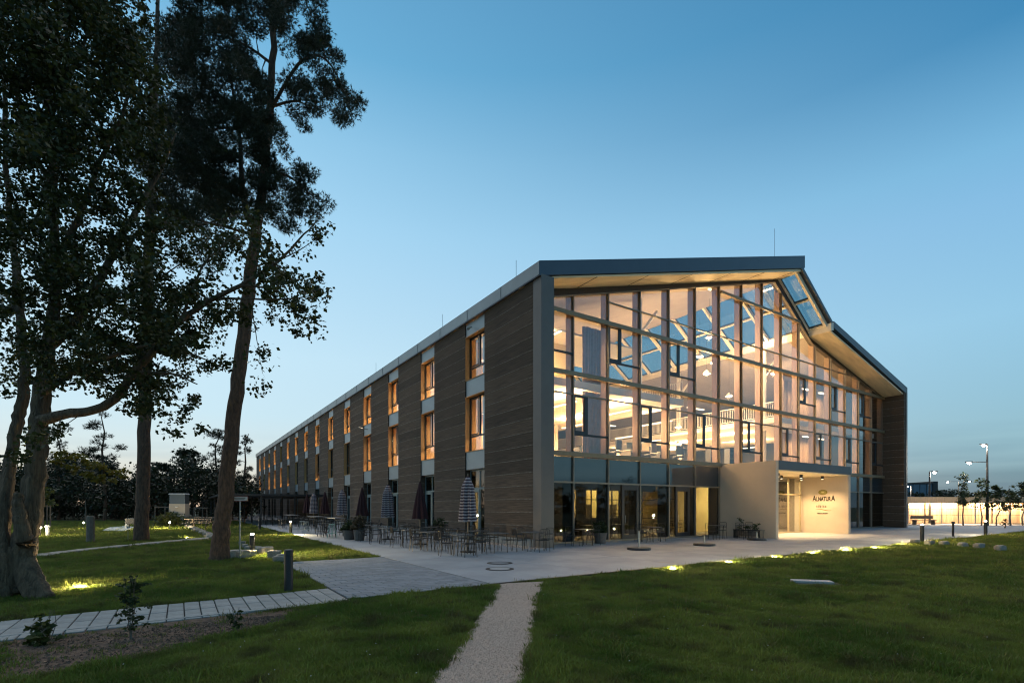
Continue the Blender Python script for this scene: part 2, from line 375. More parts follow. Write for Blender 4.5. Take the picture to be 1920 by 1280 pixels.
for i, (y0, y1) in enumerate(piers):
    MB().box(.015, .45, y0, y1, -.1, ZB).build('plinth', plinth, bld)
    if i < 9:
        for k in range(NC):
            obj('rammed_earth_block', random.choice(blk if i == 0 else blk2), bld, (random.uniform(-.003, .003), y0, ZB + k*CH))
    else:
        b = MB()
        for k in range(NC):
            b.box(0, .45, y0, y1, ZB + k*CH, ZB + (k+1)*CH - .03, 0); b.box(-.008, .45, y0, y1, ZB + (k+1)*CH - .03, ZB + (k+1)*CH, 1)
        b.build('rammed_earth_pier', [earth, lime], bld)
# window bays on the long side
ROWS = [(8.41, 10.73), (4.63, 7.55)]; PANELS = [(10.73, 11.42), (7.55, 8.41), (3.69, 4.63)]
TR = .30                                             # depth of the window plane behind the wall face
def win_frame(h, w=BW):
    b = MB(); f = .07; y0, y1 = .0, w
    b.box(TR, TR+.08, y0, y0+f, 0, h); b.box(TR, TR+.08, y1-f, y1, 0, h); b.box(TR, TR+.08, y0+f, y1-f, 0, f); b.box(TR, TR+.08, y0+f, y1-f, h-f, h)
    b.box(TR-.01, TR+.07, y0+f, y1-f, h*.27, h*.27+.07); b.box(TR-.012, TR+.072, .95, 1.03, h*.27+.07, h-f)
    b.box(TR-.03, TR-.005, 1.10, 1.16, h*.27+.10, h-f-.03); b.box(TR-.03, TR-.005, y1-f-.09, y1-f-.03, h*.27+.10, h-f-.03)
    b.box(TR-.03, TR-.005, 1.16, y1-f-.09, h*.27+.10, h*.27+.16); b.box(TR-.03, TR-.005, 1.16, y1-f-.09, h-f-.09, h-f-.03)
    return b
def reveal(h, w=BW):
    b = MB(); b.box(.02, TR-.04, w-.02, w+.03, 0, h); b.box(.02, TR-.04, -.03, .02, 0, h); b.box(.02, TR-.04, .02, w-.02, h-.03, h+.005); b.box(.02, TR-.04, .02, w-.02, -.005, .02); return b
wm = {}; unlitm = mat('unlit_room_dark', (.035, .032, .03), .9)
for zi, (z0, z1) in enumerate(ROWS):
    h = z1 - z0
    wm[zi] = (win_frame(h).mesh('window', dkframe), MB().box(TR+.03, TR+.042, .07, BW-.07, .07, h-.07).mesh('pane', glzw), reveal(h).mesh('reveal', orange_wood),
              MB().box(TR+.09, 1.0, BW-.02, BW+.06, 0, h).mesh('lining', orange_wood))
pan_m = [MB().bbox(.06, .30, 0.01, BW-.01, 0, z1-z0-.01, .012).mesh('spandrel_panel', panelm) for z0, z1 in PANELS]
gdoor = MB()
for y0_, y1_ in ((.02, .10), (.93, 1.01), (1.95, 2.03)): gdoor.box(TR, TR+.08, y0_, y1_, 0, 3.66)
gdoor.box(TR-.01, TR+.07, .10, 1.95, 2.62, 2.72); gdoor.box(TR, TR+.08, .10, 1.95, 3.58, 3.66); gdoor.box(TR, TR+.08, .10, 1.95, 0, .1)
gdoor.box(TR-.02, TR+.06, 1.01, 1.13, .1, 2.62); gdoor.box(TR-.02, TR+.06, 1.83, 1.95, .1, 2.62); gdoor.box(TR-.02, TR+.06, 1.13, 1.83, 2.48, 2.62)
gdoor = gdoor.mesh('door', mat('blue_grey_door_frame', (.16, .21, .22), .45, .3)); gpane = MB().box(TR+.03, TR+.042, .10, 1.95, .1, 3.58).mesh('pane', glzd)
sheer = mat('pale_curtain', (.72, .70, .68), .9)
def curtain_mesh(h):
    c = MB(); n = 26
    for i in range(n):
        y = .08 + .92*i/n; f = lambda q: TR + .22 + .03*math.sin(q*1.9)
        c.add([(f(i), y, .03), (f(i+1), y + .92/n, .03), (f(i+1), y + .92/n, h - .03), (f(i), y, h - .03)], [(0, 1, 2, 3)])
    return c.mesh('curtain', sheer, True)
cmesh = [curtain_mesh(z1 - z0) for z0, z1 in ROWS]
for k in range(NB):
    y0 = BAY0 + BSP*k
    for zi, (z0, z1) in enumerate(ROWS):
        w_ = obj('window', wm[zi][0], bld, (0, y0, z0))
        obj('pane', wm[zi][1], w_); obj('reveal', wm[zi][2], w_); dark = (zi == 1 and k in (4, 5, 6, 7, 8, 9, 13)) or (zi == 0 and k in (10, 12))
        if dark: MB().box(TR+.10, TR+.12, .03, BW-.03, .02 if k % 3 else .6, z1-z0-.02).build('unlit_room_panel', unlitm, w_)  # dark panel added behind the pane so the room reads as unlit
        if not dark and k < 7 and (k + zi) % 4 != 3: obj('curtain', cmesh[zi], w_)
        if not dark or k % 3 == 0: obj('lining', wm[zi][3], w_)
    for (z0, z1), pmesh in zip(PANELS, pan_m): obj('spandrel_panel', pmesh, bld, (0, y0, z0))
    d_ = obj('door', gdoor, bld, (0, y0, 0.02)); obj('pane', gpane, d_)
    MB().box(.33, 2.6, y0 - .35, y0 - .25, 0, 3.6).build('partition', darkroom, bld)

# roof, soffits, fascias, gable frame
def zl(t): return 12.08 + .2815 * t                     # outer line of the long roof pitch
b = MB(); b.extr([(-.12, zl(-.12)), (21.4, zl(21.4)), (21.4, zl(21.4) - .80), (-.12, zl(-.12) - .62)], 'y', -.03, LEN + .1); b.build('roof', rmetal, bld)
MB().extr([(-.135, 11.47), (-.125, 11.47), (-.125, zl(-.12) - .02), (-.135, zl(-.12) - .02)], 'y', -.02, LEN + .1).build('roof_edge', fmetal, bld)
for k in range(28):
    MB().box(-.150, -.136, 3 + k*3.3, 3.03 + k*3.3, 11.48, 12.02).build('seam', fmetal, bld)
MB().extr([(.62, 11.53 + .0), (21.35, 17.10), (21.35, 17.26), (.62, 11.60)], 'y', .06, 1.60).build('soffit', soffit, bld)
MB().extr([(.62, 11.53), (21.35, 17.10), (21.35, 17.26), (.62, 11.60)], 'y', 1.60, LEN).build('ceiling', ceilm, bld)
for k in range(6):
    t_ = 3.2 + 3.4*k; z_ = 11.53 + (t_ - .62) * .2687
    MB().extr([(t_, z_ - .012), (t_ + .05, z_ - .012 + .013), (t_ + .05, z_ + .02), (t_, z_ + .007)], 'y', .07, 1.42).build('soffit_joint', brown, bld)
def zr(t): return 14.62 + (t - 25.3) * -.238
MB().extr([(25.3, zr(25.3)), (37.9, zr(37.9)), (37.9, zr(37.9) - .56), (25.3, zr(25.3) - .45)], 'y', -.03, LEN + .1).build('roof', rmetal, bld)
MB().extr([(25.0, 13.98), (37.3, 11.10), (37.3, 11.0), (25.0, 13.86)], 'y', .06, 1.60).build('soffit', soffit, bld)
MB().extr([(25.0, 13.98), (37.3, 11.10), (37.3, 11.0), (25.0, 13.86)], 'y', 1.60, LEN).build('ceiling', ceilm, bld)
MB().extr([(24.9, 14.42), (25.28, 14.55), (25.28, 13.98), (24.9, 13.9)], 'y', -.02, LEN).build('gutter_beam', cream, bld)
# skylight strip on the short steep pitch
SK0, SK1 = (20.95, 17.22), (25.0, 14.42)
dk = Vector((SK1[0]-SK0[0], SK1[1]-SK0[1])); Ls = dk.length; du = dk / Ls; nu = Vector((-du.y, du.x))
def sk(a, h): return (SK0[0] + du.x*a + nu.x*h, SK0[1] + du.y*a + nu.y*h)
def skpoly(a0, a1, h0, h1): return [sk(a0, h0), sk(a1, h0), sk(a1, h1), sk(a0, h1)]
MB().extr(skpoly(0, Ls, -.02, .20), 'y', -.03, .22).build('skylight_fascia', rmetal, bld)
spd = 2.9
nd = 26
for k in range(nd + 1):
    yy = .22 + (1.2 if k else 0) + (k - 1 if k else 0) * spd
    MB().extr(skpoly(0, Ls, -.28, .06), 'y', yy, yy + .16).build('skylight_rafter', cream, bld)
for a in (0, Ls/2 - .06, Ls - .12):
    MB().extr(skpoly(a, a + .12, -.16, .05), 'y', .24, LEN - 15).build('skylight_purlin', cream, bld)
skp = MB().extr(skpoly(.12, Ls/2 - .06, .012, .03), 'y', 0, spd - .16).mesh('skylight_pane', glzs)
skp2 = MB().extr(skpoly(Ls/2 + .06, Ls - .12, .012, .03), 'y', 0, spd - .16).mesh('skylight_pane', glzs)
skf = MB()
for a0, a1 in ((.12, Ls/2 - .06), (Ls/2 + .06, Ls - .12)):
    skf.extr(skpoly(a0, a0 + .06, -.05, .034), 'y', 0, spd - .16); skf.extr(skpoly(a1 - .06, a1, -.05, .034), 'y', 0, spd - .16)
    skf.extr(skpoly(a0 + .06, a1 - .06, -.05, .034), 'y', 0, .06); skf.extr(skpoly(a0 + .06, a1 - .06, -.05, .034), 'y', spd - .22, spd - .16)
skf = skf.mesh('skylight_frame', dkframe)
for k in range(nd):
    yy = .38 if k == 0 else 1.42 + (k - 1) * spd + .16
    for me_ in (skp, skp2, skf):
        o = obj(me_.name.split('.')[0], me_, bld, (0, yy, 0))
        if k == 0: o.scale = (1, 1.04/(spd - .16), 1)
# corner post and gable end posts
MB().box(-.03, .65, -.035, .55, 0, 11.52).build('corner_post', metal, bld)
MB().box(37.62, 37.9, -.035, .02, 0, 11.22).build('end_post', metal, bld)
eb = MB(); eb.box(0, .32, 0, 1.52, 0, CH - .03, 0); eb.box(-.008, .32, 0, 1.52, CH - .03, CH, 1); eb = eb.mesh('rammed_earth_block', [earth, lime])
for k in range(19): obj('rammed_earth_block', eb, bld, (37.30, .0, k*.588))
MB().box(37.34, 37.86, 1.53, LEN, 0, 11.1).build('end_wall', earth, bld)
MB().box(.5, 37.3, LEN - .4, LEN, 0, 11.4).build('end_wall', earth, bld)

# ------------------------------------------------------------------ glass gable
GD = 1.5
PK = (20.45, 16.67)
def ztop(t):
    if t <= PK[0]: return 10.96 + .2793 * t
    if t <= 25.4: return PK[1] + (t - PK[0]) * (13.45 - PK[1]) / (25.4 - PK[0])
    return 13.45 + (t - 25.4) * (10.85 - 13.45) / (37.26 - 25.4)
MU = [.70 + 2.285*k for k in range(17)]
def strip(f0, f1, ts, y0, y1):
    b = MB()
    for a, c in zip(ts, ts[1:]): b.extr([(a, f0(a)), (c, f0(c)), (c, f1(c)), (a, f1(a))], 'y', y0, y1)
    return b
def zsof(t):
    if t <= 20.95: return 11.60 + (t - .62) * .2687 + .04
    if t <= 25.0: return 17.18 + (t - 20.95) * (13.98 - 17.18) / 4.05
    return 13.98 + (t - 25.0) * -.234
KN = [.62, 20.45, 20.95, 25.0, 25.4, 37.3]
strip(lambda t: ztop(t) + .05, zsof, KN, GD - .05, GD + .25).build('gable_frame', brown, bld)
strip(lambda t: ztop(t) - .02, lambda t: ztop(t) + .05, KN, GD - .08, GD + .06).build('gable_trim', alu, bld)
def cell(t0, t1, z0, z1):
    n = 8; ts = [t0 + (t1 - t0)*i/n for i in range(n + 1)]
    for kx in (PK[0], 25.4):
        if t0 < kx < t1: ts.append(kx)
    ts.sort(); tp = [(t, min(z1, ztop(t) - .02)) for t in ts]
    tp = [p for p in tp if p[1] > z0 + .01]
    if len(tp) < 2: return None
    if tp[0][1] >= z1 - 1e-6 and tp[-1][1] >= z1 - 1e-6 and all(p[1] >= z1 - 1e-6 for p in tp): tp = [tp[0], tp[-1]]
    return [(tp[0][0], z0), (tp[-1][0], z0)] + tp[::-1]
ZR = [.06, 2.90, 4.22, 7.10, 8.03, 10.86, 12.0, 14.6, 18]
for k in range(16):
    t0, t1 = MU[k] + .025, MU[k+1] - .025
    for zi, (z0, z1) in enumerate(zip(ZR, ZR[1:])):
        if k == 9: t0 = 23.2 if zi < 2 else MU[9] + .025
        if z1 == 12.0 and k < 2: z1 = 18
        if z0 == 12.0 and k < 2: continue
        if zi < 2 and 14.5 < t1 and t0 < 21.5: continue        # the entrance block stands here
        if z0 == 8.03 and k in (0, 2, 4, 10, 12, 14): zs = [(8.03, 9.02), (9.02, 10.86)]
        elif z0 == 4.22 and k % 2 == 1: zs = [(4.22, 5.2), (5.2, 7.10)]
        else: zs = [(z0, z1)]
        for a, c in zs:
            pl = cell(t0, t1, a + .02, c - .02)
            if pl: MB().extr(pl, 'y', GD, GD + .012).build('pane', glzd if zi == 0 else glz, bld)
        if len(zs) == 2:                                        # opening sash with a thick dark frame on one side of the bay
            zm, zt = zs[1]; s1 = t0 + (t1 - t0) * .40; zt = min(zt, ztop(t0) - .1)
            b = MB()
            b.box(t0, t1, GD - .05, GD - .004, zm - .05, zm + .05)
            b.box(t0, t0 + .11, GD - .05, GD - .004, zm + .05, zt - .03); b.box(s1 - .22, s1, GD - .05, GD - .004, zm + .05, zt - .03)
            b.box(t0 + .11, s1 - .22, GD - .05, GD - .004, zt - .12, zt - .03); b.box(t0 + .11, s1 - .22, GD - .05, GD - .004, zm + .05, zm + .18)
            b.build('opening_sash', dkframe, bld)
for k in range(17):                                             # mullions outside, glulam posts inside
    t = MU[k]; zt = ztop(min(max(t, .8), 37.2))
    zb = 4.2 if 14.5 < t < 23.2 else 0
    if k not in (0, 16):
        m_ = MB().box(t - .03, t + .03, GD - .09, GD + .02, zb, zt)
        m_.build('mullion', dbronze if zb else alu, bld)
    c_ = obj('glulam_post', MB().box(t - .10, t + .10, GD + .03, GD + .40, max(zb, 4.25), zt + .3).mesh('glulam_post', woodcol), bld)
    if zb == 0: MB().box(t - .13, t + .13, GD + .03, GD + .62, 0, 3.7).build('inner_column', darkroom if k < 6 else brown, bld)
def hband(z, t0, t1, h, prot, m, name):
    MB().box(t0, t1, GD - .09 - prot, GD - .091, z - h/2, z + h/2).build(name, m, bld)
def tr_end(z):                                                  # where the sloping head cuts a level line
    a = max(.66, (z - 10.96) / .2793 + .2); c = 37.24
    if z > 10.9: c = 25.4 + (z - 13.45) * (37.26 - 25.4) / (10.85 - 13.45) if z < 13.45 else PK[0] + (z - PK[1]) * (25.4 - PK[0]) / (13.45 - PK[1])
    return a, c - .15
for z in (4.22, 8.03, 10.86):
    a, c = tr_end(z)
    for s0, s1 in ([(a, c)] if z > 5 else [(a, c)]):
        hband(z, s0, s1, .19, .13, brass, 'sunshade_box')
        MB().box(s0, s1, GD - .20, GD - .14, z + .097, z + .125).build('drip_edge', alu, bld)
a, c = tr_end(14.6); hband(14.6, 14.4, c, .16, .13, brass, 'sunshade_box')
for z, a0 in ((12.0, 5.2), (7.10, .66)):
    a, c = tr_end(z); MB().box(max(a, a0), c, GD - .06, GD + .03, z - .035, z + .035).build('transom', alu, bld)
MB().box(.66, 14.4, GD - .08, GD + .03, 2.86, 2.94).build('transom', alu, bld); MB().box(23.2, 37.24, GD - .08, GD + .03, 2.86, 2.94).build('transom', alu, bld)
MB().box(.66, 14.4, GD - .08, GD + .03, 0.0, .08).build('threshold', alu, bld); MB().box(23.2, 37.24, GD - .08, GD + .03, 0, .08).build('threshold', alu, bld)
spm = mat('spandrel_backing', (.008, .03, .045), .5, spec=.2)
for k in range(16):
    if 14.5 < MU[k+1] and MU[k] < 23.0: continue
    MB().box(MU[k] + .03, MU[k+1] - .03, GD + .03, GD + .05, 2.95, 4.1).build('spandrel_backing', spm, bld)
# ground floor doors in the glass gable
for k in (2, 4):
    t0 = MU[k] + (.95 if k == 2 else .55)
    d_ = MB(); d_.box(t0, t0 + .16, GD - .07, GD - .003, .08, 2.85); d_.box(t0 + 1.05, t0 + 1.21, GD - .07, GD - .003, .08, 2.85); d_.box(t0 + .16, t0 + 1.05, GD - .07, GD - .003, 2.6, 2.85); d_.box(t0 + .16, t0 + 1.05, GD - .07, GD - .003, .08, .3)
    o = d_.build('door', dkframe, bld)
    MB().tube([(t0 + .2, GD - .1, .9), (t0 + .2, GD - .1, 1.3)], .012).build('door_handle', steel, o)

# ------------------------------------------------------------------ interior of the hall
def slabpart(x0, x1, y0, y1, z0, z1, name='floor_slab'): return MB().box(x0, x1, y0, y1, z0, z1).build(name, [white], bld)
MB().box(.5, 37.3, GD + .1, LEN - .5, -.05, .012).build('ground_floor', carpet, bld)
slabpart(.5, 37.28, 2.15, 11.5, 3.75, 4.18); slabpart(.5, 13.2, 11.5, LEN - 1, 3.75, 4.18); slabpart(24.0, 37.28, 11.5, LEN - 1, 3.75, 4.18); slabpart(13.2, 24, 40, 48, 3.75, 4.18)
for (x0, x1, y0, y1) in ((.5, 37.26, 2.16, 11.45), (.5, 13.15, 11.5, LEN - 1), (24.05, 37.26, 11.5, LEN - 1)):
    MB().box(x0, x1, y0, y1, 4.181, 4.20).build('carpet', carpet, bld)
slabpart(.5, 12.0, 2.15, LEN - 1, 7.62, 8.0); slabpart(22.0, 37.28, 2.15, LEN - 1, 7.62, 8.0); slabpart(12, 22, 38, 46, 7.62, 8.0)
def balustrade(p0, p1, z, label='balustrade'):
    p0, p1 = Vector(p0), Vector(p1); L = (p1 - p0).length; n = int(L / .14); d = (p1 - p0) / L
    b = MB(); q = Vector((-d.y, d.x)) * .02
    def rail(z0, h): 
        c = [p0 + q, p1 + q, p1 - q, p0 - q]; b.add([(v.x, v.y, z0) for v in c] + [(v.x, v.y, z0 + h) for v in c], [(0,3,2,1),(4,5,6,7),(0,1,5,4),(1,2,6,5),(2,3,7,6),(3,0,4,7)])
    rail(z + 1.05, .05); rail(z + .08, .04)
    for i in range(n + 1):
        v = p0 + d * (L*i/n); b.box(v.x - .012, v.x + .012, v.y - .012, v.y + .012, z + .12, z + 1.05)
    return b.build(label, white, bld)
balustrade((22.05, 2.2), (22.05, 38), 8.0); balustrade((11.95, 2.2), (11.95, 38), 8.0); balustrade((12, 38.1), (22, 38.1), 8.0)
balustrade((13.1, 11.6), (13.1, 40), 4.2); balustrade((24.05, 11.6), (24.05, 40), 4.2); balustrade((13.1, 11.55), (24, 11.55), 4.2); balustrade((12, 46.1), (22, 46.1), 8.0)
for (t, d, z0, z1) in [(10.2, 4.0, 4.2, 14.1), (10.2, 12, 0, 14.1), (10.2, 21, 0, 14.1), (10.2, 31, 0, 14.1), (25.2, 5.0, 4.2, 13.9), (25.2, 13, 0, 13.9), (25.2, 22, 0, 13.9), (25.2, 32, 0, 13.9)]:
    MB().lathe([(.21, z0), (.21, z1)], 14).build('round_column', white, bld, (t, d, 0), smooth=True)
    MB().tube([(t, d, z1 - 2.2), (t + (1.8 if t > 20 else 1.6), d, z1 - .4)], .10, 8).build('column_strut', white, bld)
# back walls and end rooms
MB().box(26.5, 33.2, 4.2, 4.35, 8.0, 12.4).build('slat_wall', wallw, bld)
MB().box(27.0, 33.2, 4.6, 4.75, 4.2, 7.62).build('slat_wall', wallw, bld)
for k in range(34):
    MB().box(26.6 + k*.2, 26.68 + k*.2, 4.15, 4.199, 8.02, 11.6).build('slat', wallw, bld); 
    if k > 2: MB().box(26.6 + k*.2, 26.68 + k*.2, 4.55, 4.599, 4.22, 7.6).build('slat', wallw, bld)
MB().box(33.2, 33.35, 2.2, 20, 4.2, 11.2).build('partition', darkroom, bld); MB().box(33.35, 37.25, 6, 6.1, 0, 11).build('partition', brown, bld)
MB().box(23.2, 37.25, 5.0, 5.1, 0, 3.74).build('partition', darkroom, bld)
MB().box(.7, 5.4, 4.6, 4.7, 8.0, 10.62).build('meeting_room_wall', mat('pale_yellow_wall', (.80, .68, .42), .8), bld); MB().box(.66, 9.4, 3.0, 7.5, 10.63, 10.72).build('meeting_room_ceiling', white, bld); MB().box(5.38, 5.46, 4.7, 7.5, 8.0, 10.62).build('meeting_room_wall', cream, bld)
MB().box(.55, .62, 2.2, 4.7, 4.2, 11.4).build('inner_lining', ceilm, bld)
MB().box(12, 26, 60, 60.2, 0, 15).build('cross_wall', cream, bld)
MB().box(.52, 12, 50, 50.2, 4.2, 11.9).build('cross_wall', cream, bld); MB().box(22, 37.2, 50, 50.2, 4.2, 12).build('cross_wall', cream, bld)
# restaurant level: dark counter wall with lit openings
yel = mat('ochre_plaster', (.62, .46, .20), .8, var=.06, vscale=2)
MB().box(9.5, 20, 9.0, 9.1, 0, 3.74).build('rear_wall', yel, bld)
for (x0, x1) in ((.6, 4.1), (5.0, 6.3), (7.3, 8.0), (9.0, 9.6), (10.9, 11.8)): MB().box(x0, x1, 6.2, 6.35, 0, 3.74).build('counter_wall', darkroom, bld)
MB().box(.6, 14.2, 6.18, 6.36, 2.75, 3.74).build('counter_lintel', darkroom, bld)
MB().box(.6, 9.5, 11, 11.1, 0, 3.74).build('rear_wall', cream, bld)
for x0, x1 in ((4.1, 5.0), (6.3, 7.3), (8.0, 9.0), (9.6, 10.9), (11.8, 14.2)):
    for z in (.95, 2.15): MB().box(x0, x1, 6.22, 6.27, z, z + .05).build('screen_rail', dkframe, bld)
    MB().box((x0 + x1)/2 - .03, (x0 + x1)/2 + .03, 6.24, 6.30, 0, 2.75).build('screen_post', dkframe, bld)
for x0 in (4.3, 6.6, 8.3, 10.0, 12.3): MB().box(x0, x0 + .5, 8.4, 8.8, .9, 1.9).build('shelf_unit', brown, bld)
MB().box(4.4, 12.6, 6.4, 6.9, 0, 1.05).build('counter', brown, bld)
for (x0) in (12.4, 13.3, 14.0): MB().box(x0, x0 + .05, 4.4, 4.45, 0, 3.7).build('screen_post', dkframe, bld)
for z in (1.0, 2.2): MB().box(11.9, 14.2, 4.4, 4.44, z, z + .05).build('screen_rail', dkframe, bld)
# lamps inside: linear luminaires with the area lights they carry
lumm = emis('warm_luminaire', (1, .80, .52), 1.6)
def luminaire(t, d, z, L, Wd, E, c=WARM2, rz=0, up=0):
    o = MB().box(-L/2, L/2, -Wd/2, Wd/2, 0, .06).build('luminaire', white, bld, (t, d, z), rz)
    MB().box(-L/2 + .02, L/2 - .02, -Wd/2 + .02, Wd/2 - .02, -.012, -.002).build('diffuser', lumm, o)
    light('luminaire_light', 'AREA', (0, 0, -.03), E, c, o, L - .05, Wd - .04)
    if up: light('luminaire_uplight', 'AREA', (0, 0, .08), up*.7, c, o, L - .05, Wd - .04, rot=(math.pi, 0, 0))
    return o
for t, d in ((4, 3.6), (8, 3.8), (12.0, 4.2), (17, 6.0), (21, 7), (4, 8), (9, 8.5), (15, 9.5)): luminaire(t, d, 7.05 if t < 12 or t > 22 else 6.9, 2.4, .16, 80, WARM2, math.pi/2, 70 if t < 12 else 25)
for t, d in ((6, 16), (6, 26), (29, 16), (29, 26)): luminaire(t, d, 7.0, 2.4, .16, 130, WARM2, math.pi/2, 110)
for t, d in ((24.6, 7), (25.5, 13), (30, 9), (24.5, 21), (19, 10.5)): luminaire(t, d, 7.0, 2.4, .16, 110, WARM2, math.pi/2, 90)
for t, d in ((28.5, 3.3), (31, 3.3)): luminaire(t, d, 7.2, 1.4, .25, 28); luminaire(t, d, 10.9, 1.4, .25, 20)
for t, d in ((3, 3.6), (7, 9), (7, 18), (7, 30)): luminaire(t, d, 10.4 if t < 5 else 11.6, 2.4, .16, 38, WARM2, math.pi/2, 8)
for t, d in ((29, 14), (29, 26)): luminaire(t, d, 11.2, 2.4, .3, 36)
luminaire(6.5, 8.6, 3.5, 5, .3, 60, WARM); luminaire(12, 7.6, 3.5, 3.5, .3, 62, (1, .78, .36)); luminaire(5.5, 4.2, 3.45, 3, .2, 16, WARM); luminaire(10.5, 4.2, 3.45, 3, .2, 20, WARM); luminaire(18.6, 2.8, 3.5, 3, .3, 120, (1, .78, .4))
for d0, d1 in ((7.5, 48), (48, 92)):                               # continuous light lines behind the long window wall
    for z, E in ((10.35, 560), (7.2, 500)):
        o = MB().box(-.06, .06, -(d1-d0)/2, (d1-d0)/2, 0, .05).build('light_line', white, bld, (2.2, (d0+d1)/2, z))
        light('light_line_light', 'AREA', (0, 0, -.03), E, (1, .76, .46), o, .12, d1 - d0)
MB().box(3.4, 3.5, 7.0, LEN - 2, 4.2, 7.6).build('corridor_wall', orange_wood, bld); MB().box(3.4, 3.5, 7.0, LEN - 2, 8.0, 11.2).build('corridor_wall', orange_wood, bld)

# entrance block with sign wall
EP = -1.98
ew = MB().bbox(14.42, 14.70, EP, GD - .1, -.05, 4.26, .01).build('entrance_wall', conc, bld)
er_ = MB().box(14.71, 23.16, EP - .01, GD - .1, 3.78, 4.28).build('entrance_roof', rmetal, bld)
MB().box(14.71, 22.84, EP + .05, GD - .1, 3.72, 3.775).build('entrance_soffit', soffit, bld)
sw = MB().bbox(22.86, 23.14, EP, GD - .1, -.05, 3.77, .008).build('sign_wall', conc, bld)
for i, (t, d) in enumerate(((16.6, -.9), (16.4, .2), (19.2, -.9), (19.0, .2), (21.6, -1.0), (21.4, .2))):
    o = MB().lathe([(.09, 0), (.09, .2)], 12).build('downlight', black, er_, (t, d, 3.50))
    light('downlight_lamp', 'SPOT', (t, d, 3.46), 88, (1, .64, .30), er_, .06, spot=125, blend=.7)
    MB().lathe([(.075, -.004), (.075, -.002)], 12).build('downlight_lens', lumm, o, (0, 0, -.002))
DD = .95
db = MB()
for t in (16.2, 18.0, 19.8, 21.2, 22.7): db.box(t - .04, t + .04, DD - .05, DD + .05, 0, 3.71)
for z in (.03, 2.55, 3.66): db.box(14.7, 22.85, DD - .045, DD + .045, z - .04, z + .04)
dfm = mat('champagne_profile', (.42, .34, .22), .4, .5)
do = db.build('entrance_glazing', dfm, bld)
for a, c in ((14.7, 16.2), (16.2, 18), (18, 19.8), (19.8, 21.2), (21.2, 22.7)): MB().box(a + .05, c - .05, DD, DD + .012, .08, 3.62).build('pane', glzw, do)
MB().box(18.2, 18.5, DD - .6, DD - .1, .03, 2.5).build('sliding_door', mat('reddish_timber', (.22, .10, .05), .5, var=.2, vscale=4, stretch=(8, 8, .8)), bld)
MB().box(14.4, 23.2, 4.6, 4.7, 0, 3.74).build('foyer_wall', yel, bld)
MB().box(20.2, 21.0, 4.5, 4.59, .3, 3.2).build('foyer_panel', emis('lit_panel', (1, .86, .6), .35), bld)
letm = mat('sign_black_paint', (.010, .007, .006), .5); olive = mat('sign_olive_paint', (.19, .16, .02), .5); tibm = mat('sign_grey_paint', (.03, .022, .016), .5)
pale = mat('sign_pale_paint', (.60, .52, .22), .5)
def text(body, size, d_start, z, m, name, width=None, off=0., spacing=1.0):
    cu = bpy.data.curves.new(name, 'FONT'); cu.body = body; cu.size = size; cu.extrude = .006; cu.offset = off; cu.space_character = spacing
    to = bpy.data.objects.new(name, cu); col.objects.link(to)
    me_ = bpy.data.meshes.new_from_object(to.evaluated_get(bpy.context.evaluated_depsgraph_get())); bpy.data.objects.remove(to)
    co = np.array([v.co for v in me_.vertices]); w = co[:, 0].max() - co[:, 0].min(); x0 = co[:, 0].min()
    s = (width / w) if width else 1
    for v in me_.vertices: v.co = (-v.co.z + 22.852 - .004, d_start - (v.co.x - x0)*s, z + v.co.y)
    me_.materials.clear(); me_.materials.append(m)
    return obj(name, me_, sw)
text('A', .50, .20, 2.12, letm, 'letter', .24, .012); text('LNATUR', .38, -.05, 2.12, letm, 'lettering', .90, .012); text('A', .50, -.96, 2.12, letm, 'letter', .24, .012)
text('tibits', .26, -.04, 1.68, tibm, 'lettering', .62, .003, 1.5); text('RESTAURANT', .10, -.10, 1.26, tibm, 'lettering', .66, .003)
def ell(a, bq, n=28): return [(-.45 + a*math.cos(2*math.pi*i/n), 2.69 + bq*math.sin(2*math.pi*i/n)) for i in range(n)]
MB().extr(ell(.28, .17), 'x', 22.846, 22.859).build('emblem', olive, sw)
MB().extr(ell(.10, .055, 16), 'x', 22.840, 22.8455).build('emblem_sun', pale, sw)
eb2 = MB()
for i in range(14):
    a = 2*math.pi*i/14
    p = [(.125*math.cos(a-.05), .07*math.sin(a-.05)), (.125*math.cos(a+.05), .07*math.sin(a+.05)), (.215*math.cos(a+.12), .125*math.sin(a+.12)), (.215*math.cos(a+.02), .125*math.sin(a+.02))]
    eb2.extr([(-.45 + x, 2.69 + z) for x, z in p], 'x', 22.841, 22.8455)
eb2.build('emblem_rays', pale, sw)
wv = MB(); pts = [(d, 1.53 + .05*math.sin((d + .05)*5.6 + math.pi/2 + 1.0)) for d in np.linspace(.02, -.96, 26)]
for i, ((a, za), (c, zc)) in enumerate(zip(pts, pts[1:])):
    w0 = .018*math.sin(math.pi*(i+.3)/26) + .004; wv.extr([(a, za - w0), (c, zc - w0), (c, zc + w0), (a, za + w0)], 'x', 22.847, 22.859)
wv.build('sign_wave', mat('sign_wave_paint', (.22, .15, .03), .5), sw)

# lightning rods, security camera
for t, d in ((18.9, .6), (0.2, 2.2), (.2, 10), (.2, 22)): MB().tube([(t, d, zl(t) - .05), (t, d, zl(t) + (2.0 if t > 5 else .9))], .012, 5).build('lightning_rod', steel, bld)
b = MB(); b.tube([(-.02, 6.0, 11.05), (-.22, 6.0, 11.0)], .03, 8); b.lathe([(.02, -.12), (.09, -.07), (.10, 0), (.06, .04)], 12, c=(-.25, 6.0, 10.98)); b.build('security_camera', panelm, bld)
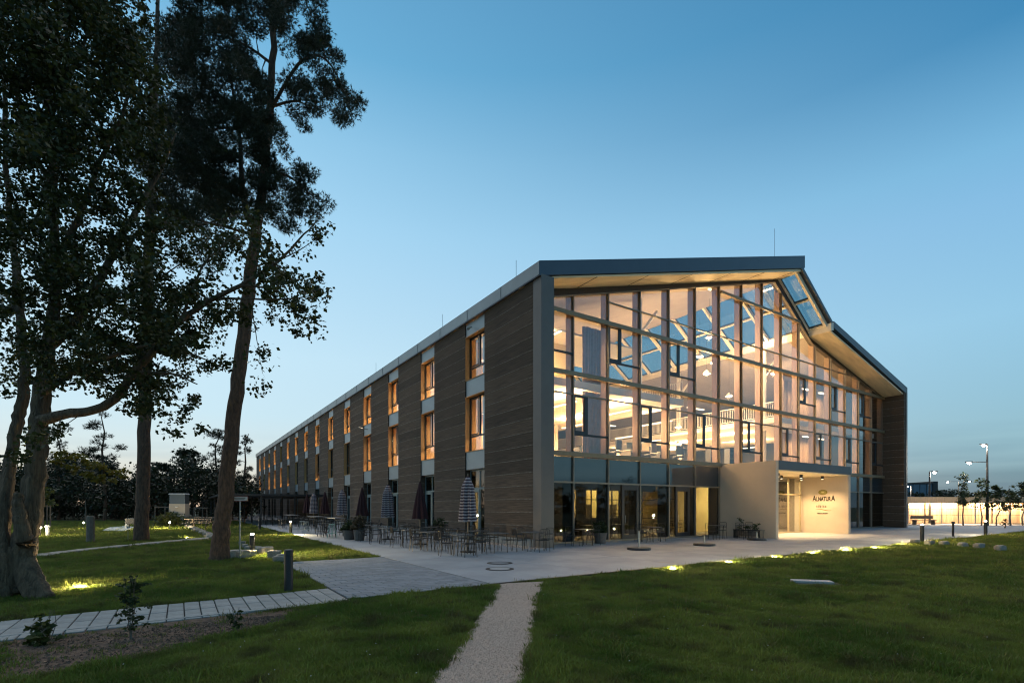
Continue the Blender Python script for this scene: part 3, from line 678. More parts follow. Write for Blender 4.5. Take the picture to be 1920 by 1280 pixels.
# open tilted vents far along the wall
MB().add([(-.02, 64.2, 9.2), (-.55, 64.4, 8.9), (-.55, 65.6, 8.9), (-.02, 65.8, 9.2)], [(0, 1, 2, 3)]).build('tilted_vent', panelm, bld)
MB().tube([(0, 23.4, 7.95), (-.9, 23.0, 8.0)], .03, 6).build('flag_bracket', steel, bld)

# ------------------------------------------------------------------ terrace furniture
def make_chair(m):
    o = thing('bistro_chair', 'x', 'chair')
    s = .21
    for sx in (-1, 1):
        MB().tube([(sx*.22, -.22, 0), (sx*.20, -.19, .45)], .011, 5).build('leg', m, o)
        MB().tube([(sx*.22, .24, 0), (sx*.20, .19, .45), (sx*.20, .25, .86)], .011, 5).build('leg', m, o)
    b = MB(); b.tube([(-s, -s, .45), (s, -s, .45), (s, s, .45), (-s, s, .45), (-s, -s, .45)], .010, 5)
    for i in range(7): b.box(-.19 + i*.06, -.16 + i*.06, -.2, .2, .447, .459)
    b.build('seat', m, o)
    b = MB(); b.tube([(-.20, .25, .86), (-.1, .275, .885), (.1, .275, .885), (.20, .25, .86)], .011, 5); b.tube([(-.20, .215, .62), (.20, .215, .62)], .009, 5)
    for i in range(5): b.tube([(-.12 + i*.06, .215, .62), (-.12 + i*.06, .265, .88)], .006, 4)
    b.build('backrest', m, o)
    b = MB()
    for sx in (-1, 1): b.tube([(sx*.21, -.2, .45), (sx*.22, -.17, .66), (sx*.21, .225, .68)], .009, 5)
    b.build('armrest', m, o); return o
def make_table(w=.7, top=.74, m=None):
    o = thing('bistro_table', 'x', 'table')
    MB().bbox(-w/2, w/2, -w/2, w/2, top - .025, top, .006).build('table_top', m or tablew, o)
    for sx in (-1, 1):
        for sy in (-1, 1): MB().tube([(sx*w*.44, sy*w*.44, 0), (sx*w*.40, sy*w*.40, top - .03)], .013, 5).build('leg', chairm, o)
    return o
def make_stool(m, h=.78):
    o = thing('bar_stool', 'x', 'bar stool')
    MB().lathe([(.16, h - .03), (.175, h - .015), (.17, h)], 14).build('seat', m, o)
    for i in range(4):
        a = math.pi/4 + i*math.pi/2
        MB().tube([(.25*math.cos(a), .25*math.sin(a), 0), (.13*math.cos(a), .13*math.sin(a), h - .03)], .016, 5).build('leg', m, o)
    b = MB()
    for i in range(4):
        a, c = math.pi/4 + i*math.pi/2, math.pi/4 + (i+1)*math.pi/2; q = .215
        b.tube([(q*math.cos(a), q*math.sin(a), .28), (q*math.cos(c), q*math.sin(c), .28)], .012, 5)
    b.build('footrest', m, o); return o
stripem = bpy.data.materials.new('striped_canvas'); stripem.use_nodes = True
_n, _l = stripem.node_tree.nodes, stripem.node_tree.links
_t = _n.new('ShaderNodeTexCoord'); _s = _n.new('ShaderNodeSeparateXYZ'); _l.new(_t.outputs['UV'], _s.inputs[0])
_m = _n.new('ShaderNodeMath'); _m.operation = 'MULTIPLY'; _m.inputs[1].default_value = 15.0; _l.new(_s.outputs[1], _m.inputs[0])
_f = _n.new('ShaderNodeMath'); _f.operation = 'FRACT'; _l.new(_m.outputs[0], _f.inputs[0])
_g = _n.new('ShaderNodeMath'); _g.operation = 'GREATER_THAN'; _g.inputs[1].default_value = .5; _l.new(_f.outputs[0], _g.inputs[0])
_x = _n.new('ShaderNodeMix'); _x.data_type = 'RGBA'; _x.inputs['A'].default_value = (.035, .018, .03, 1); _x.inputs['B'].default_value = (.36, .30, .30, 1)
_l.new(_g.outputs[0], _x.inputs['Factor']); _l.new(_x.outputs['Result'], _n['Principled BSDF'].inputs['Base Color']); _n['Principled BSDF'].inputs['Roughness'].default_value = .85
polem = mat('parasol_pole_wood', (.22, .15, .09), .6, var=.2, vscale=6, stretch=(6, 6, .6))
def make_parasol(striped, seed):
    rr = random.Random(seed)
    o = thing('parasol', 'x', 'parasol')
    MB().tube([(0, 0, .06), (0, 0, 2.9)], .027, 8).build('pole', polem, o)
    MB().lathe([(.30, 0), (.30, .05), (.06, .07), (.05, .2)], 18).build('base', bollm, o)
    MB().lathe([(.012, 2.88), (.03, 2.92), (.02, 2.98), (.004, 3.02)], 8).build('finial', polem, o)
    nf, nz_ = 40, 22; vv = []; uv = []; ff = []
    ph = rr.random()*6
    for k in range(nz_ + 1):
        u = k / nz_; z = 2.90 - u * 1.72
        r0 = .04 + .15*min(1, u*4.5) ** .7 + (.11*u if striped else .14*u**1.2)
        if not striped: r0 = .03 + .30*u**.8
        for j in range(nf):
            a = 2*math.pi*j/nf
            f_ = 1 + (.16 + .10*u) * math.sin(a*8 + ph + .5*math.sin(u*3)) * min(1, u*3)
            vv.append((r0*f_*math.cos(a), r0*f_*math.sin(a), z + .012*math.sin(a*8 + ph + 1)*u)); uv.append(u)
    for k in range(nz_):
        for j in range(nf): ff.append((k*nf + j, k*nf + (j+1) % nf, (k+1)*nf + (j+1) % nf, (k+1)*nf + j))
    b = MB(); b.add(vv, ff); me_ = b.mesh('canopy', stripem if striped else maroon, True)
    ul = me_.uv_layers.new(name='UVMap'); vi = np.zeros(len(me_.loops), np.int32); me_.loops.foreach_get('vertex_index', vi)
    uvs = np.zeros((len(vi), 2), np.float32); uvs[:, 1] = np.array(uv)[vi]; ul.data.foreach_set('uv', uvs.ravel())
    obj('canopy', me_, o)
    MB().lathe([(.10, 1.16), (.11, 1.22), (.05, 1.3)], 12).build('rib_ends', polem, o); return o
plabel = [('striped purple and white parasol furled beside the corner of the earth wall', 1), ('furled dark maroon parasol next to the striped one at the wall corner', 0),
          ('furled striped parasol between two maroon ones in front of the second earth pier', 1), ('furled maroon parasol beside the potted shrub', 0),
          ('furled striped parasol catching warm light behind the bar stools', 1), ('furled dark maroon parasol beyond the warm-lit striped one', 0),
          ('furled grey-looking striped parasol behind the lit bollard', 1), ('farthest furled dark parasol along the terrace row', 0)]
for i, (d, (lb, st)) in enumerate(zip((0, 4.6, 8.9, 13.4, 17.9, 23.6, 28.4, 32.2), plabel)):
    p = make_parasol(st, i); tag(p, lb, 'parasol', 'furled parasols along the earth wall'); p.location = W(-3.5 if i < 5 else -3.3 + .2*(i-5), d, .002); p.rotation_euler.z = i*1.3
ch = make_chair(chairm); tb = make_table(); st_w = make_stool(stoolw); st_m = make_stool(mint); st_d = make_stool(chairm)
used = set()
def place(proto, t, d, rz, label, group):
    key = proto.name
    if key in used: o = copy_tree(proto)
    else: o = proto; used.add(key)
    o.location = W(t, d, .003); o.rotation_euler = (0, 0, PHI + rz); tag(o, label, None, group); return o
CG, TG = 'wire chairs around the terrace tables', 'square tables on the terrace'
def dining(t, d, rots, cl, tl, rz=0):
    place(tb, t, d, rz, tl, TG)
    for a in rots:
        an = rz + a; place(ch, t - .62*math.sin(an), d + .62*math.cos(an), an + random.uniform(-.25, .25), cl, CG)
H = math.pi
tables = [(-4.2, -.9, 'the striped parasol at the wall corner'), (-2.6, -.6, 'the striped parasol at the wall corner'), (-1.0, -.8, 'the plinth at the wall corner'), (-2.3, 1.3, 'the striped parasol at the wall corner'), (-4.3, 1.6, 'the maroon parasol near the wall corner'),
          (-2.4, 3.2, 'the maroon parasol near the wall corner'), (-4.3, 3.7, 'the maroon parasol near the wall corner'), (-4.5, 6.0, 'the maroon parasol near the wall corner'), (-2.5, 5.8, 'the maroon parasol near the wall corner'),
          (-4.4, 8.0, 'the third furled parasol from the wall corner'), (-2.5, 8.6, 'the third furled parasol from the wall corner'), (-4.3, 10.2, 'the third furled parasol from the wall corner')]
for i, (t, d, where) in enumerate(tables):
    last = i in (2,)
    dining(t, d, (0, H/2, H, -H/2) if i % 2 == 0 else (H/2, -H/2, 0), f'dark wire chair at a terrace table by {where}', f'square grey table top on thin legs by {where}', random.uniform(-.15, .15))
for i, (t, d) in enumerate([(-2.6, 15.6), (-2.4, 18.2), (-4.2, 20.6), (-2.4, 21.5), (-4.0, 25.5), (-2.4, 26.5), (-3.9, 30.2), (-5.3, 33), (-2.6, 34), (-5.4, 37), (-3.2, 38)]):
    dining(t, d, (0, H/2, H, -H/2), 'dark wire chair at the far tables along the terrace', 'square table among the far terrace tables', random.uniform(-.2, .2))
for i, (t, d) in enumerate([(2.6, 3.4), (5.6, 3.3), (8.2, 3.6), (10.4, 3.3), (12.6, 3.2)]):
    dining(t, d, (H/2, -H/2), 'dark chair inside the restaurant behind the ground floor glass', 'dark table inside the restaurant behind the ground floor glass', .1*i)
# high tables with bar stools
def high_table(t, d, L, label):
    o = thing('high_table', label, 'high table', W(t, d, .003), PHI, 'high tables with bar stools')
    MB().bbox(-.35, .35, -L/2, L/2, 1.05, 1.09, .008).build('table_top', tablew, o)
    for sx in (-1, 1):
        for sy in (-1, 1): MB().tube([(sx*.30, sy*(L/2 - .1), 0), (sx*.28, sy*(L/2 - .12), 1.05)], .02, 6).build('leg', chairm, o)
    return o
high_table(-5.0, 13.6, 2.4, 'long high table with metal stools beside the potted shrubs')
high_table(-5.1, 18.2, 2.4, 'high table standing behind the lit bollard')
high_table(-5.3, 26.0, 3.0, 'far high table next to the glass screen')
SG = 'bar stools at the high tables'
for d in (12.7, 13.5, 14.3): place(st_d, -4.35, d, .3, 'dark metal bar stool behind the long high table', SG)
for d in (12.9, 13.8): place(st_d, -5.75, d, .2, 'dark metal bar stool on the lawn side of the long high table', SG)
place(st_m, -5.7, 11.6, .5, 'mint green metal bar stool at the end of the long high table', SG)
for d in (17.4, 18.6): place(st_w, -5.9, d, .25, 'pale metal bar stool lit by the bollard lamp', SG)
for d in (25.2, 26.4): place(st_d, -6.0, d, .1, 'dark bar stool at the far high table', SG)

# leaf helper for plants -----------------------------------------------------------------------
def leaf_cloud(centres, radii, per, size, flat=.6, droop=.2, elong=1.5, quad=True):
    """rhombic leaves scattered in small ellipsoids round each centre; returns (N*4,3) verts"""
    C = np.repeat(np.asarray(centres, float), per, 0); Rr = np.repeat(np.asarray(radii, float), per)
    n = len(C); v = rng.normal(size=(n, 3)); v /= np.linalg.norm(v, axis=1, keepdims=True)
    r = rng.random(n) ** .5
    P = C + v * (Rr * r)[:, None] * np.array([1, 1, flat])
    a = rng.normal(size=(n, 3)); a[:, 2] = a[:, 2]*.5 - droop; a /= np.linalg.norm(a, axis=1, keepdims=True)
    h = rng.normal(size=(n, 3)); b = np.cross(a, h); b /= np.linalg.norm(b, axis=1, keepdims=True) + 1e-9
    s = size * rng.uniform(.6, 1.25, n)[:, None]
    V = np.empty((n, 4, 3)); V[:, 0] = P; V[:, 1] = P + a*s*elong*.45 + b*s*.5; V[:, 2] = P + a*s*elong; V[:, 3] = P + a*s*elong*.45 - b*s*.5
    return V.reshape(-1, 3)
def needle_cloud(centres, radii, per, size, flat=.5, blades=6):
    C = np.repeat(np.asarray(centres, float), per, 0); Rr = np.repeat(np.asarray(radii, float), per)
    n = len(C); v = rng.normal(size=(n, 3)); v /= np.linalg.norm(v, axis=1, keepdims=True)
    P = C + v * (Rr * rng.random(n) ** .45)[:, None] * np.array([1, 1, flat])
    ax = rng.normal(size=(n, 3)) * .6 + v; ax[:, 2] += .5; ax /= np.linalg.norm(ax, axis=1, keepdims=True)
    V = np.empty((n, blades, 3, 3))
    for k in range(blades):
        d = ax + rng.normal(size=(n, 3)) * .55; d /= np.linalg.norm(d, axis=1, keepdims=True)
        w = np.cross(d, rng.normal(size=(n, 3))); w /= np.linalg.norm(w, axis=1, keepdims=True) + 1e-9
        L = size * rng.uniform(.7, 1.2, n)[:, None]
        V[:, k, 0] = P - w*L*.085; V[:, k, 1] = P + w*L*.085; V[:, k, 2] = P + d*L
    return V.reshape(-1, 3)
leaf_dk = leafmat('maple_leaves', (.012, .022, .006), (.060, .066, .014), .35); needle_dk = leafmat('pine_needles', (.012, .021, .009), (.034, .045, .016), .1)
leaf_far = leafmat('far_foliage', (.008, .014, .007), (.036, .044, .016), .15); leaf_young = leafmat('young_leaves', (.03, .045, .010), (.075, .085, .02))
leaf_shrub = leafmat('shrub_leaves', (.018, .032, .010), (.05, .065, .02)); dryplant = leafmat('dry_shrub', (.05, .035, .018), (.09, .07, .035))

def planter(t, d, h, r, label, dry):
    o = thing('planter', label, 'planter', W(t, d, .003))
    MB().lathe([(r*.78, 0), (r, h), (r*1.04, h), (r*1.04, h - .04), (r*.9, h - .05)], 20).build('pot', terra, o, smooth=False)
    cs = [(random.gauss(0, r*.5), random.gauss(0, r*.5), h + abs(random.gauss(.15, .2 if not dry else .35))) for _ in range(40)]
    obj('foliage', fast_mesh('foliage', leaf_cloud(cs, [.13]*len(cs), 22, .07), 4, dryplant if dry else leaf_shrub), o); return o
planter(-5.2, 10.0, .5, .34, 'round grey planter with low green herbs beside the mint stool', False)
planter(-5.0, 8.9, .55, .3, 'tall grey planter with a brownish feathery shrub', True)
planter(4.0, .68, .5, .32, 'grey planter with dark leaves in front of the glass gable', False)
planter(-1.2, 7.6, .5, .3, 'dark planter with leaves against the earth pier', False)
# parasol stands and furniture before the glass gable
for t, d, lb in ((2.83, -2.8, 'empty parasol stand with a round foot before the glass doors'), (6.98, -2.86, 'empty parasol stand with a round foot beside the small table'), (12.4, -2.1, 'empty parasol stand with a round foot at the entrance wall')):
    o = thing('parasol_stand', lb, 'parasol stand', W(t, d, .003), 0, 'empty parasol stands')
    MB().lathe([(.46, 0), (.48, .03), (.46, .09), (.05, .10)], 24).build('foot', bollm, o); MB().tube([(0, 0, .10), (0, 0, .75 if t < 5 else .42)], .035, 10).build('sleeve', steel, o)
for i, (t, d, lb) in enumerate([(2.4, .1, 'the corner post'), (6.9, .1, 'the glass doors'), (11.4, -.4, 'the glazed screen'), (13.0, -1.0, 'the entrance wall')]):
    dining(t, d, (H/2, -H/2, 0)[:2 + (i == 1)], f'thin wire chair before the glass gable by {lb}', f'small square table before the glass gable by {lb}', .1*i)
o = thing('planter_bench', 'low dark bench with potted plants against the entrance wall', 'bench', W(13.6, -.9, .003), PHI)
MB().box(-.22, .22, -.8, .8, .42, .47).build('seat', bollm, o)
for s in (-.75, .75): MB().box(-.2, .2, s - .03, s + .03, 0, .42).build('leg', bollm, o)
MB().box(-.18, .18, -.6, .6, .12, .38).build('box', terra, o)
for y, hh in ((-.4, .3), (.1, .22), (.5, .6)):
    cs = [(random.gauss(0, .06), y + random.gauss(0, .07), .5 + random.random()*hh) for _ in range(14)]
    obj('potted_plant', fast_mesh('foliage', leaf_cloud(cs, [.07]*14, 14, .05), 4, leaf_shrub), o)
# drain covers in the terrace
darkiron = mat('cast_iron', (.035, .035, .035), .5, .4); lidc = mat('lid_concrete', (.36, .35, .33), .8, var=.1, vscale=8)
for px, py in ((937, 1055), (937, 1066)):
    p = gp(px, py); o = thing('manhole_cover', 'round manhole cover with a concrete centre and dark iron ring ' + ('nearer the earth wall' if py == 1055 else 'nearer the gravel path'), 'manhole cover', (p.x, p.y, .003))
    MB().lathe([(.40, -.004), (.40, .004)], 32).build('ring', darkiron, o); MB().lathe([(.285, .0045), (.285, .008)], 32).build('lid', lidc if py > 1060 else paverm, o)
# round stones filling the gap below the corner
stones = thing('pebble_strip', 'strip of loose grey pebbles at the foot of the corner pier', 'pebbles', W(0, 0, 0), PHI); stones['kind'] = 'stuff'
V = []
for i in range(420):
    t, d = random.uniform(-.75, .02), random.uniform(-.2, 4.6); s = random.uniform(.02, .06)
    for q in range(4):
        a = q*math.pi/2; V += [(t + s*math.cos(a), d + s*math.sin(a), .0), (t + s*math.cos(a+1.57), d + s*math.sin(a+1.57), 0), (t + .2*s, d, s*.7)]
obj('pebbles', fast_mesh('pebbles', np.array(V), 3, pebm), stones)

# ------------------------------------------------------------------ lights in the ground, bollards
lens = emis('lamp_lens', (1, .86, .62), 14)
def bollard(p, h, lit, label, E=0, aim=None):
    o = thing('bollard_light', label, 'bollard', (p.x, p.y, -.03), 0, 'dark round bollard lights')
    MB().lathe([(.088, 0), (.088, h*.86), (.078, h*.86 + .006), (.078, h*.87), (.088, h*.875), (.088, h*.885)], 20).build('post', bollm, o)
    if lit:
        MB().lathe([(.05, h*.885), (.05, h*.94)], 16).build('lens', lens, o)
        if aim:
            q = Vector(aim).to_track_quat('-Z', 'Y').to_euler()
            light('bollard_lamp', 'SPOT', (aim[0]*.12, aim[1]*.12, h*.93), E, (1, .80, .45), o, .05, rot=q, spot=140, blend=.9)
        else: light('bollard_lamp', 'POINT', (0, 0, h + .12), E, (1, .80, .48), o, .06)
        MB().lathe([(.055, h*.94), (.055, h*.95)], 16).build('cap', bollm, o)
    else:
        MB().lathe([(.088, h*.885), (.088, h*.99), (.08, h)], 20).build('cap', bollm, o)
    return o
bollard(gp(541, 1106), .88, False, 'unlit dark bollard at the inner corner of the paved forecourt')
bollard(gp(473, 1042), .88, True, 'lit bollard standing between the limestone blocks', 210, (.62, .15, -.70))
bollard(gp(545, 1001), .90, True, 'lit bollard beside the terrace edge near the pale stools', 230, (.15, -.60, -.72))
bollard(gp(1729, 1014), .95, True, 'lit bollard at the lawn edge beside the row of stones', 40)
bollard(gp(1848, 1003), .98, True, 'lit bollard near the foot of the tall street lamp', 40)
bollard(gp(487, 993), .95, False, 'unlit bollard at the far end of the lit lawn wedge')
def ground_light(p, label, E=5, tilt=None, grp='recessed uplights along the lawn edge'):
    o = thing('ground_light', label, 'ground light', (p.x, p.y, -.03), 0, grp)
    MB().lathe([(.11, 0), (.11, .035), (.09, .04)], 16).build('ring', steel, o); MB().lathe([(.085, .041), (.085, .046)], 16).build('lens', lens, o)
    light('ground_lamp', 'POINT', (0, 0, .10), E, (1, .86, .48), o, .03); return o
for i, (x, y) in enumerate(((1262, 1066), (1366, 1053), (1452, 1044), (1524, 1037), (1586, 1031), (1639, 1026), (1688, 1021))):
    ground_light(gp(x, y), 'small recessed uplight glowing in the grass along the terrace edge', 9 + 1.8*i)
ground_light(gp(150, 1100), 'recessed uplight glowing in the grass beside the old maple', 14.0, grp='recessed uplights in the meadow')
ground_light(gp(350, 1008), 'far recessed uplight in the grass before the stone path', 4, grp='recessed uplights in the meadow')
p = gp(1522, 1089)
MB().bbox(-.42, .42, -.16, .16, -.05, .02, .008).build('access_cover', lidc, None, (p.x, p.y, .0), -.28, label='rectangular pale concrete access cover in the lawn', cat='access cover')
b = MB(); pp = gp(1787, 1005)
o = thing('marker_post', 'slim dark post between the two lit bollards at the lawn edge', 'post', (pp.x, pp.y, -.03)); MB().box(-.04, .04, -.04, .04, 0, .8).build('shaft', bollm, o); MB().box(-.06, .06, -.06, .06, .8, .9).build('cap', bollm, o)

# ------------------------------------------------------------------ stones
def rock(sx, sy, sz, seed):
    bm = bmesh.new(); bmesh.ops.create_icosphere(bm, subdivisions=2, radius=1); rr = random.Random(seed)
    for v in bm.verts:
        k = 1 + rr.uniform(-.16, .16); q = v.co
        v.co = Vector((max(-.72, min(.72, q.x*k))*sx*1.3, max(-.72, min(.72, q.y*k))*sy*1.3, max(-.6, min(.62, q.z*k))*sz*1.4))
    me_ = bpy.data.meshes.new('stone'); bm.to_mesh(me_); bm.free(); me_.materials.append(stonem); return me_
rocks = [rock(1, .8, .7, s) for s in range(6)]
def stone(px, py, w, h, label, group, rz=None, z=0):
    p = gp(px, py); o = obj('stone_block', random.choice(rocks), None, (p.x, p.y + w*.3, h*.38 - .04 + z), random.random()*3 if rz is None else rz, label, 'stone', group)
    o.scale = (w/2, w/2*.8, h*.85); return o
for x, y in ((1382*.0 + 1720, 1018), (1748, 1021), (1775, 1022), (1810, 1025), (1841, 1027), (1881, 1031)):
    stone(x, y, .44, .26, 'low grey stone block in the row across the lawn corner', 'row of stones on the lawn', .3)
wallst = [(432, 1046, .9, .34), (448, 1045, .8, .32), (463, 1043, .7, .3), (486, 1037, .55, .30), (497, 1036, .6, .3), (511, 1047, .55, .35), (528, 1052, .6, .3), (520, 1053, .5, .25), (452, 1020, .4, .2), (457, 1026, .4, .2), (463, 1031, .45, .22), (472, 1036, .4, .2), (480, 1031, .4, .22), (440, 1040, .7, .2), (456, 1040, .7, .24)]
for i, (x, y, w, h) in enumerate(wallst): stone(x, y, w*.8, h, 'pale limestone block in the low edging around the lit bollard', 'limestone edging by the bollard')
for i in range(46):                                             # flat stone line across the meadow
    u = i/45; x = 62 + u*340; y = 1044 - 36*(u ** .85); stone(x + random.uniform(-2, 2), y, random.uniform(.5, .8)*1.0, .13, 'flat pale stone in the line of stones crossing the meadow', 'stone line across the meadow', random.uniform(-.3, .3), -.01)
for i in range(16):
    u = i/15; x = 350 + 48*u; y = 987 + 22*u; stone(x + random.uniform(-2, 2), y, .6, .22, 'pale stone in the curved line leading to the small tower', 'stone line to the tower')

# ------------------------------------------------------------------ meadow things, far side
p = gp(331, 985)
tw = thing('water_tower', 'small square concrete tower with a grey metal top at the edge of the wood', 'tower', (p.x - 0, p.y, 0), .12)
s = p.y/F
MB().bbox(-13*s, 15*s, 0, 16*s, 0, 41*s, .02).build('shaft', conc, tw); MB().box(-12.6*s, 14.6*s, .01, 15.6*s, 41*s, 58*s).build('metal_top', mat('dark_zinc', (.10, .12, .14), .45, .5), tw)
MB().bbox(-13.4*s, 15.4*s, -.1, 16.4*s, 58*s, 60.5*s, .05).build('roof_lid', panelm, tw); MB().lathe([(.12, 0), (.12, .1)], 10).build('wall_lamp', white, tw, (1*s, -.08, 34*s))
def spot_on(px, py, E, label):
    q = gp(px, py + 20); o = thing('garden_spotlight', label, 'spotlight', (q.x, q.y, -.03), 0, 'garden spotlights')
    MB().tube([(0, 0, 0), (0, 0, .5)], .025, 6).build('stake', bollm, o); MB().lathe([(.045, .5), (.055, .56), (.02, .60)], 10).build('head', lens, o); light('spot_lamp', 'POINT', (0, -.15, .8), E, (1, .82, .5), o, .08)
q = gp(316, 988); spot_on(318, 971, 110, 'small garden spotlight lighting the plants at the tower')
spot_on(157, 972, 30, 'small garden spotlight beside the wooden post'); spot_on(76, 985, 60, 'garden spotlight under the staked young tree')
def plant(px, py, h, r, n, label, m=leaf_shrub, name='shrub', sz=.05):
    q = gp(px, py); o = thing(name, label, 'plant', (q.x, q.y, -.03))
    for i in range(4): MB().tube([(random.uniform(-.02, .02), random.uniform(-.02, .02), 0), (random.gauss(0, r*.3), random.gauss(0, r*.3), h*.55), (random.gauss(0, r*.5), random.gauss(0, r*.5), h)], [.008, .006, .003], 4).build('stem', oldwood, o)
    cs = [(random.gauss(0, r*.45), random.gauss(0, r*.45), h*random.uniform(.15, 1)) for _ in range(n)]
    obj('foliage', fast_mesh('foliage', leaf_cloud(cs, [r*.35]*n, 14, sz), 4, m), o); return o
for x in (305, 312, 324, 335): plant(x, 986, .9 + random.random()*.4, .8, 30, 'leafy perennial lit by the spotlight at the tower foot', leaf_young, 'perennial', .12)['group'] = 'perennials at the tower'
q = gp(170, 1016)
o = thing('wooden_post', 'thick weathered wooden post standing in the meadow', 'post', (q.x, q.y, -.05), .3)
MB().lathe([(.19, 0), (.17, .3), (.165, 1.25), (.15, 1.33)], 9).build('shaft', oldwood, o); MB().lathe([(.13, 1.331), (.12, 1.345)], 9).build('cut_end', polem, o)
q = gp(89, 1004); o = thing('path_light', 'short pale path light with a wider cap in the meadow', 'path light', (q.x, q.y, -.03)); MB().lathe([(.09, 0), (.09, .55)], 12).build('stem', panelm, o); MB().lathe([(.13, .55), (.13, .62), (.1, .65)], 12).build('cap', panelm, o)
q = gp(240, 1013); o = thing('plant_marker', 'thin stake with a small yellowish tag in the meadow', 'marker', (q.x, q.y, -.03)); MB().tube([(0, 0, 0), (0, 0, .75)], .012, 5).build('stake', steel, o); MB().box(-.06, .06, -.01, .01, .66, .76).build('tag', panelm, o)
pond = [gp(192, 995), gp(205, 989), gp(240, 986), gp(252, 989), gp(232, 996)]
MB().extr([(v.x, v.y) for v in pond][::-1], 'z', .02, .06).build('basin_cover', mat('pale_sheet', (.58, .62, .64), .25, var=.05), None, label='pale flat basin cover lying at the far meadow edge', cat='cover')
q = gp(248, 990); o = thing('dark_box', 'small dark box on a pale leg beside the basin cover', 'box', (q.x, q.y, 0)); MB().box(-.6, .5, 0, .6, .35, .8).build('case', bollm, o); MB().box(.4, .6, -.05, .3, 0, .35).build('leg', panelm, o); MB().box(-.55, -.4, -.05, .3, 0, .35).build('leg', panelm, o)
def stakes(px, py, h, label):
    q = gp(px, py); o = thing('tree_stake_frame', label, 'stake frame', (q.x, q.y, -.03), .3, 'wooden frames around young trees')
    for sx in (-.6, 0, .6): MB().tube([(sx, 0 if sx else .8, 0), (sx, 0 if sx else .8, h)], .05, 6).build('post', oldwood, o)
    MB().box(-.65, .65, -.05, .0, h - .15, h - .02).build('rail', oldwood, o); return o
stakes(78, 988, 1.9, 'wooden stake frame behind the old maple trunk'); stakes(304, 982, 1.8, 'wooden stake frame beside the small tower'); stakes(376, 980, 1.7, 'wooden stake frame beyond the leaning pine')
def picnic(px, py, label):
    q = gp(px, py); o = thing('picnic_table', label, 'picnic table', (q.x, q.y, 0), random.uniform(-.3, .3), 'picnic tables at the meadow edge')
    MB().box(-1, 1, -.4, .4, .72, .77).build('table_top', oldwood, o)
    for s_ in (-1, 1): MB().box(-1, 1, s_*.75 - .13, s_*.75 + .13, .42, .46).build('bench_seat', oldwood, o); MB().tube([(s_*.7, -.8, 0), (s_*.7, -.3, .72)], .04, 5).build('leg', oldwood, o); MB().tube([(s_*.7, .8, 0), (s_*.7, .3, .72)], .04, 5).build('leg', oldwood, o)
picnic(384, 985, 'dark picnic table between the pine trunk and the tower'); picnic(440, 983, 'picnic table behind the sign post'); picnic(375, 990, 'dark picnic table nearest the stone line')
q = gp(450, 1047)
o = thing('notice_sign', 'small white notice sign with a red border on a grey post', 'sign', (q.x, q.y, -.03), .05)
MB().tube([(0, 0, 0), (0, 0, 2.05)], .026, 8).build('post', steel, o); s = q.y/F
sb = MB().box(-.28, .28, -.045, -.03, 1.96, 2.12).build('board', mat('sign_red_edge', (.30, .035, .03), .5), o); MB().box(-.268, .268, -.049, -.0455, 1.972, 2.108).build('face', mat('sign_white_face', (.5, .47, .45), .5), sb)
b = MB(); b.box(-.2, .2, -.051, -.0495, 2.055, 2.08); b.box(-.16, .17, -.051, -.0495, 2.005, 2.025); b.build('print', letm, sb)
# glass screen of the far terrace
o = thing('terrace_screen', 'low dark pergola roof over the far end of the terrace', 'pergola', W(-.1, 36, 0), PHI)
MB().box(-9.5, -.2, 0, 22, 2.75, 2.95).build('roof', bollm, o)
for t in (-9.3, -6.2, -3.2):
    for d in (.2, 7.4, 14.6, 21.8): MB().box(t, t + .14, d, d + .14, 0, 2.75).build('post', bollm, o)
# young plants in the soil bed
plant(247, 1195, .85, .15, 42, 'bushy young shrub planted in the soil bed', leaf_shrub, 'young_shrub', .035)
plant(90, 1200, .42, .14, 12, 'small leafy sapling at the path edge', leaf_young, 'sapling', .05)
plant(441, 1180, .34, .09, 9, 'thin little sapling near the end of the soil bed', leaf_young, 'sapling', .04)
plant(75, 1205, .22, .12, 8, 'low spreading seedling beside the small sapling', leaf_young, 'sapling', .06)

# ------------------------------------------------------------------ right background
def lamp_post(px, Y, ytop, arms, label):
    x = (px - 960)/F*Y; zt = CZ + (HY - ytop)/F*Y; o = thing('street_lamp', label, 'street lamp', (x, Y, -.03), 0, 'street lamps on the far road')
    MB().tube([(0, 0, 0), (0, 0, zt*.5), (0, 0, zt)], [.12, .10, .06], 10).build('pole', bollm, o)
    for dx, dz, E in arms:
        dx = dx/F*Y; z = zt - dz/F*Y
        MB().tube([(0, 0, z), (dx, -.05, z)], .035, 6).build('arm', bollm, o); L = math.copysign(.7, dx)
        hd = MB().box(min(dx, dx + L*.7), max(dx, dx + L*.7), -.16, .08, z - .04, z + .05).build('lamp_head', bollm, o)
        MB().lathe([(.05, -.2), (.15, -.1), (.05, -.02)], 10).build('lens', emis('street_lens', (1, .93, .82), 22), hd, (dx + L*.35, -.05, z - .02)); light('street_lamp_light', 'POINT', (dx + L*.35, -.05, z - .4), E, (1, .88, .7), o, .12)
lamp_post(1851, 46, 832, [(-3, 0, 36), (-30, 33, 40)], 'tall street lamp with two arms at different heights')
lamp_post(1743, 52, 883, [(4, 0, 45)], 'slim dark street lamp with a single short arm')
lamp_post(1797, 85, 902, [(-18, 0, 120), (18, -1, 120)], 'far double-armed street lamp behind the young trees')
lamp_post(1708, 70, 910, [(-4, 0, 90)], 'far street lamp beside the building edge')
pav_w = mat('lit_larch_board', (.52, .36, .22), .6, var=.22, vscale=3, stretch=(7, 7, .3), objvar=.12)
Yp = 52.0
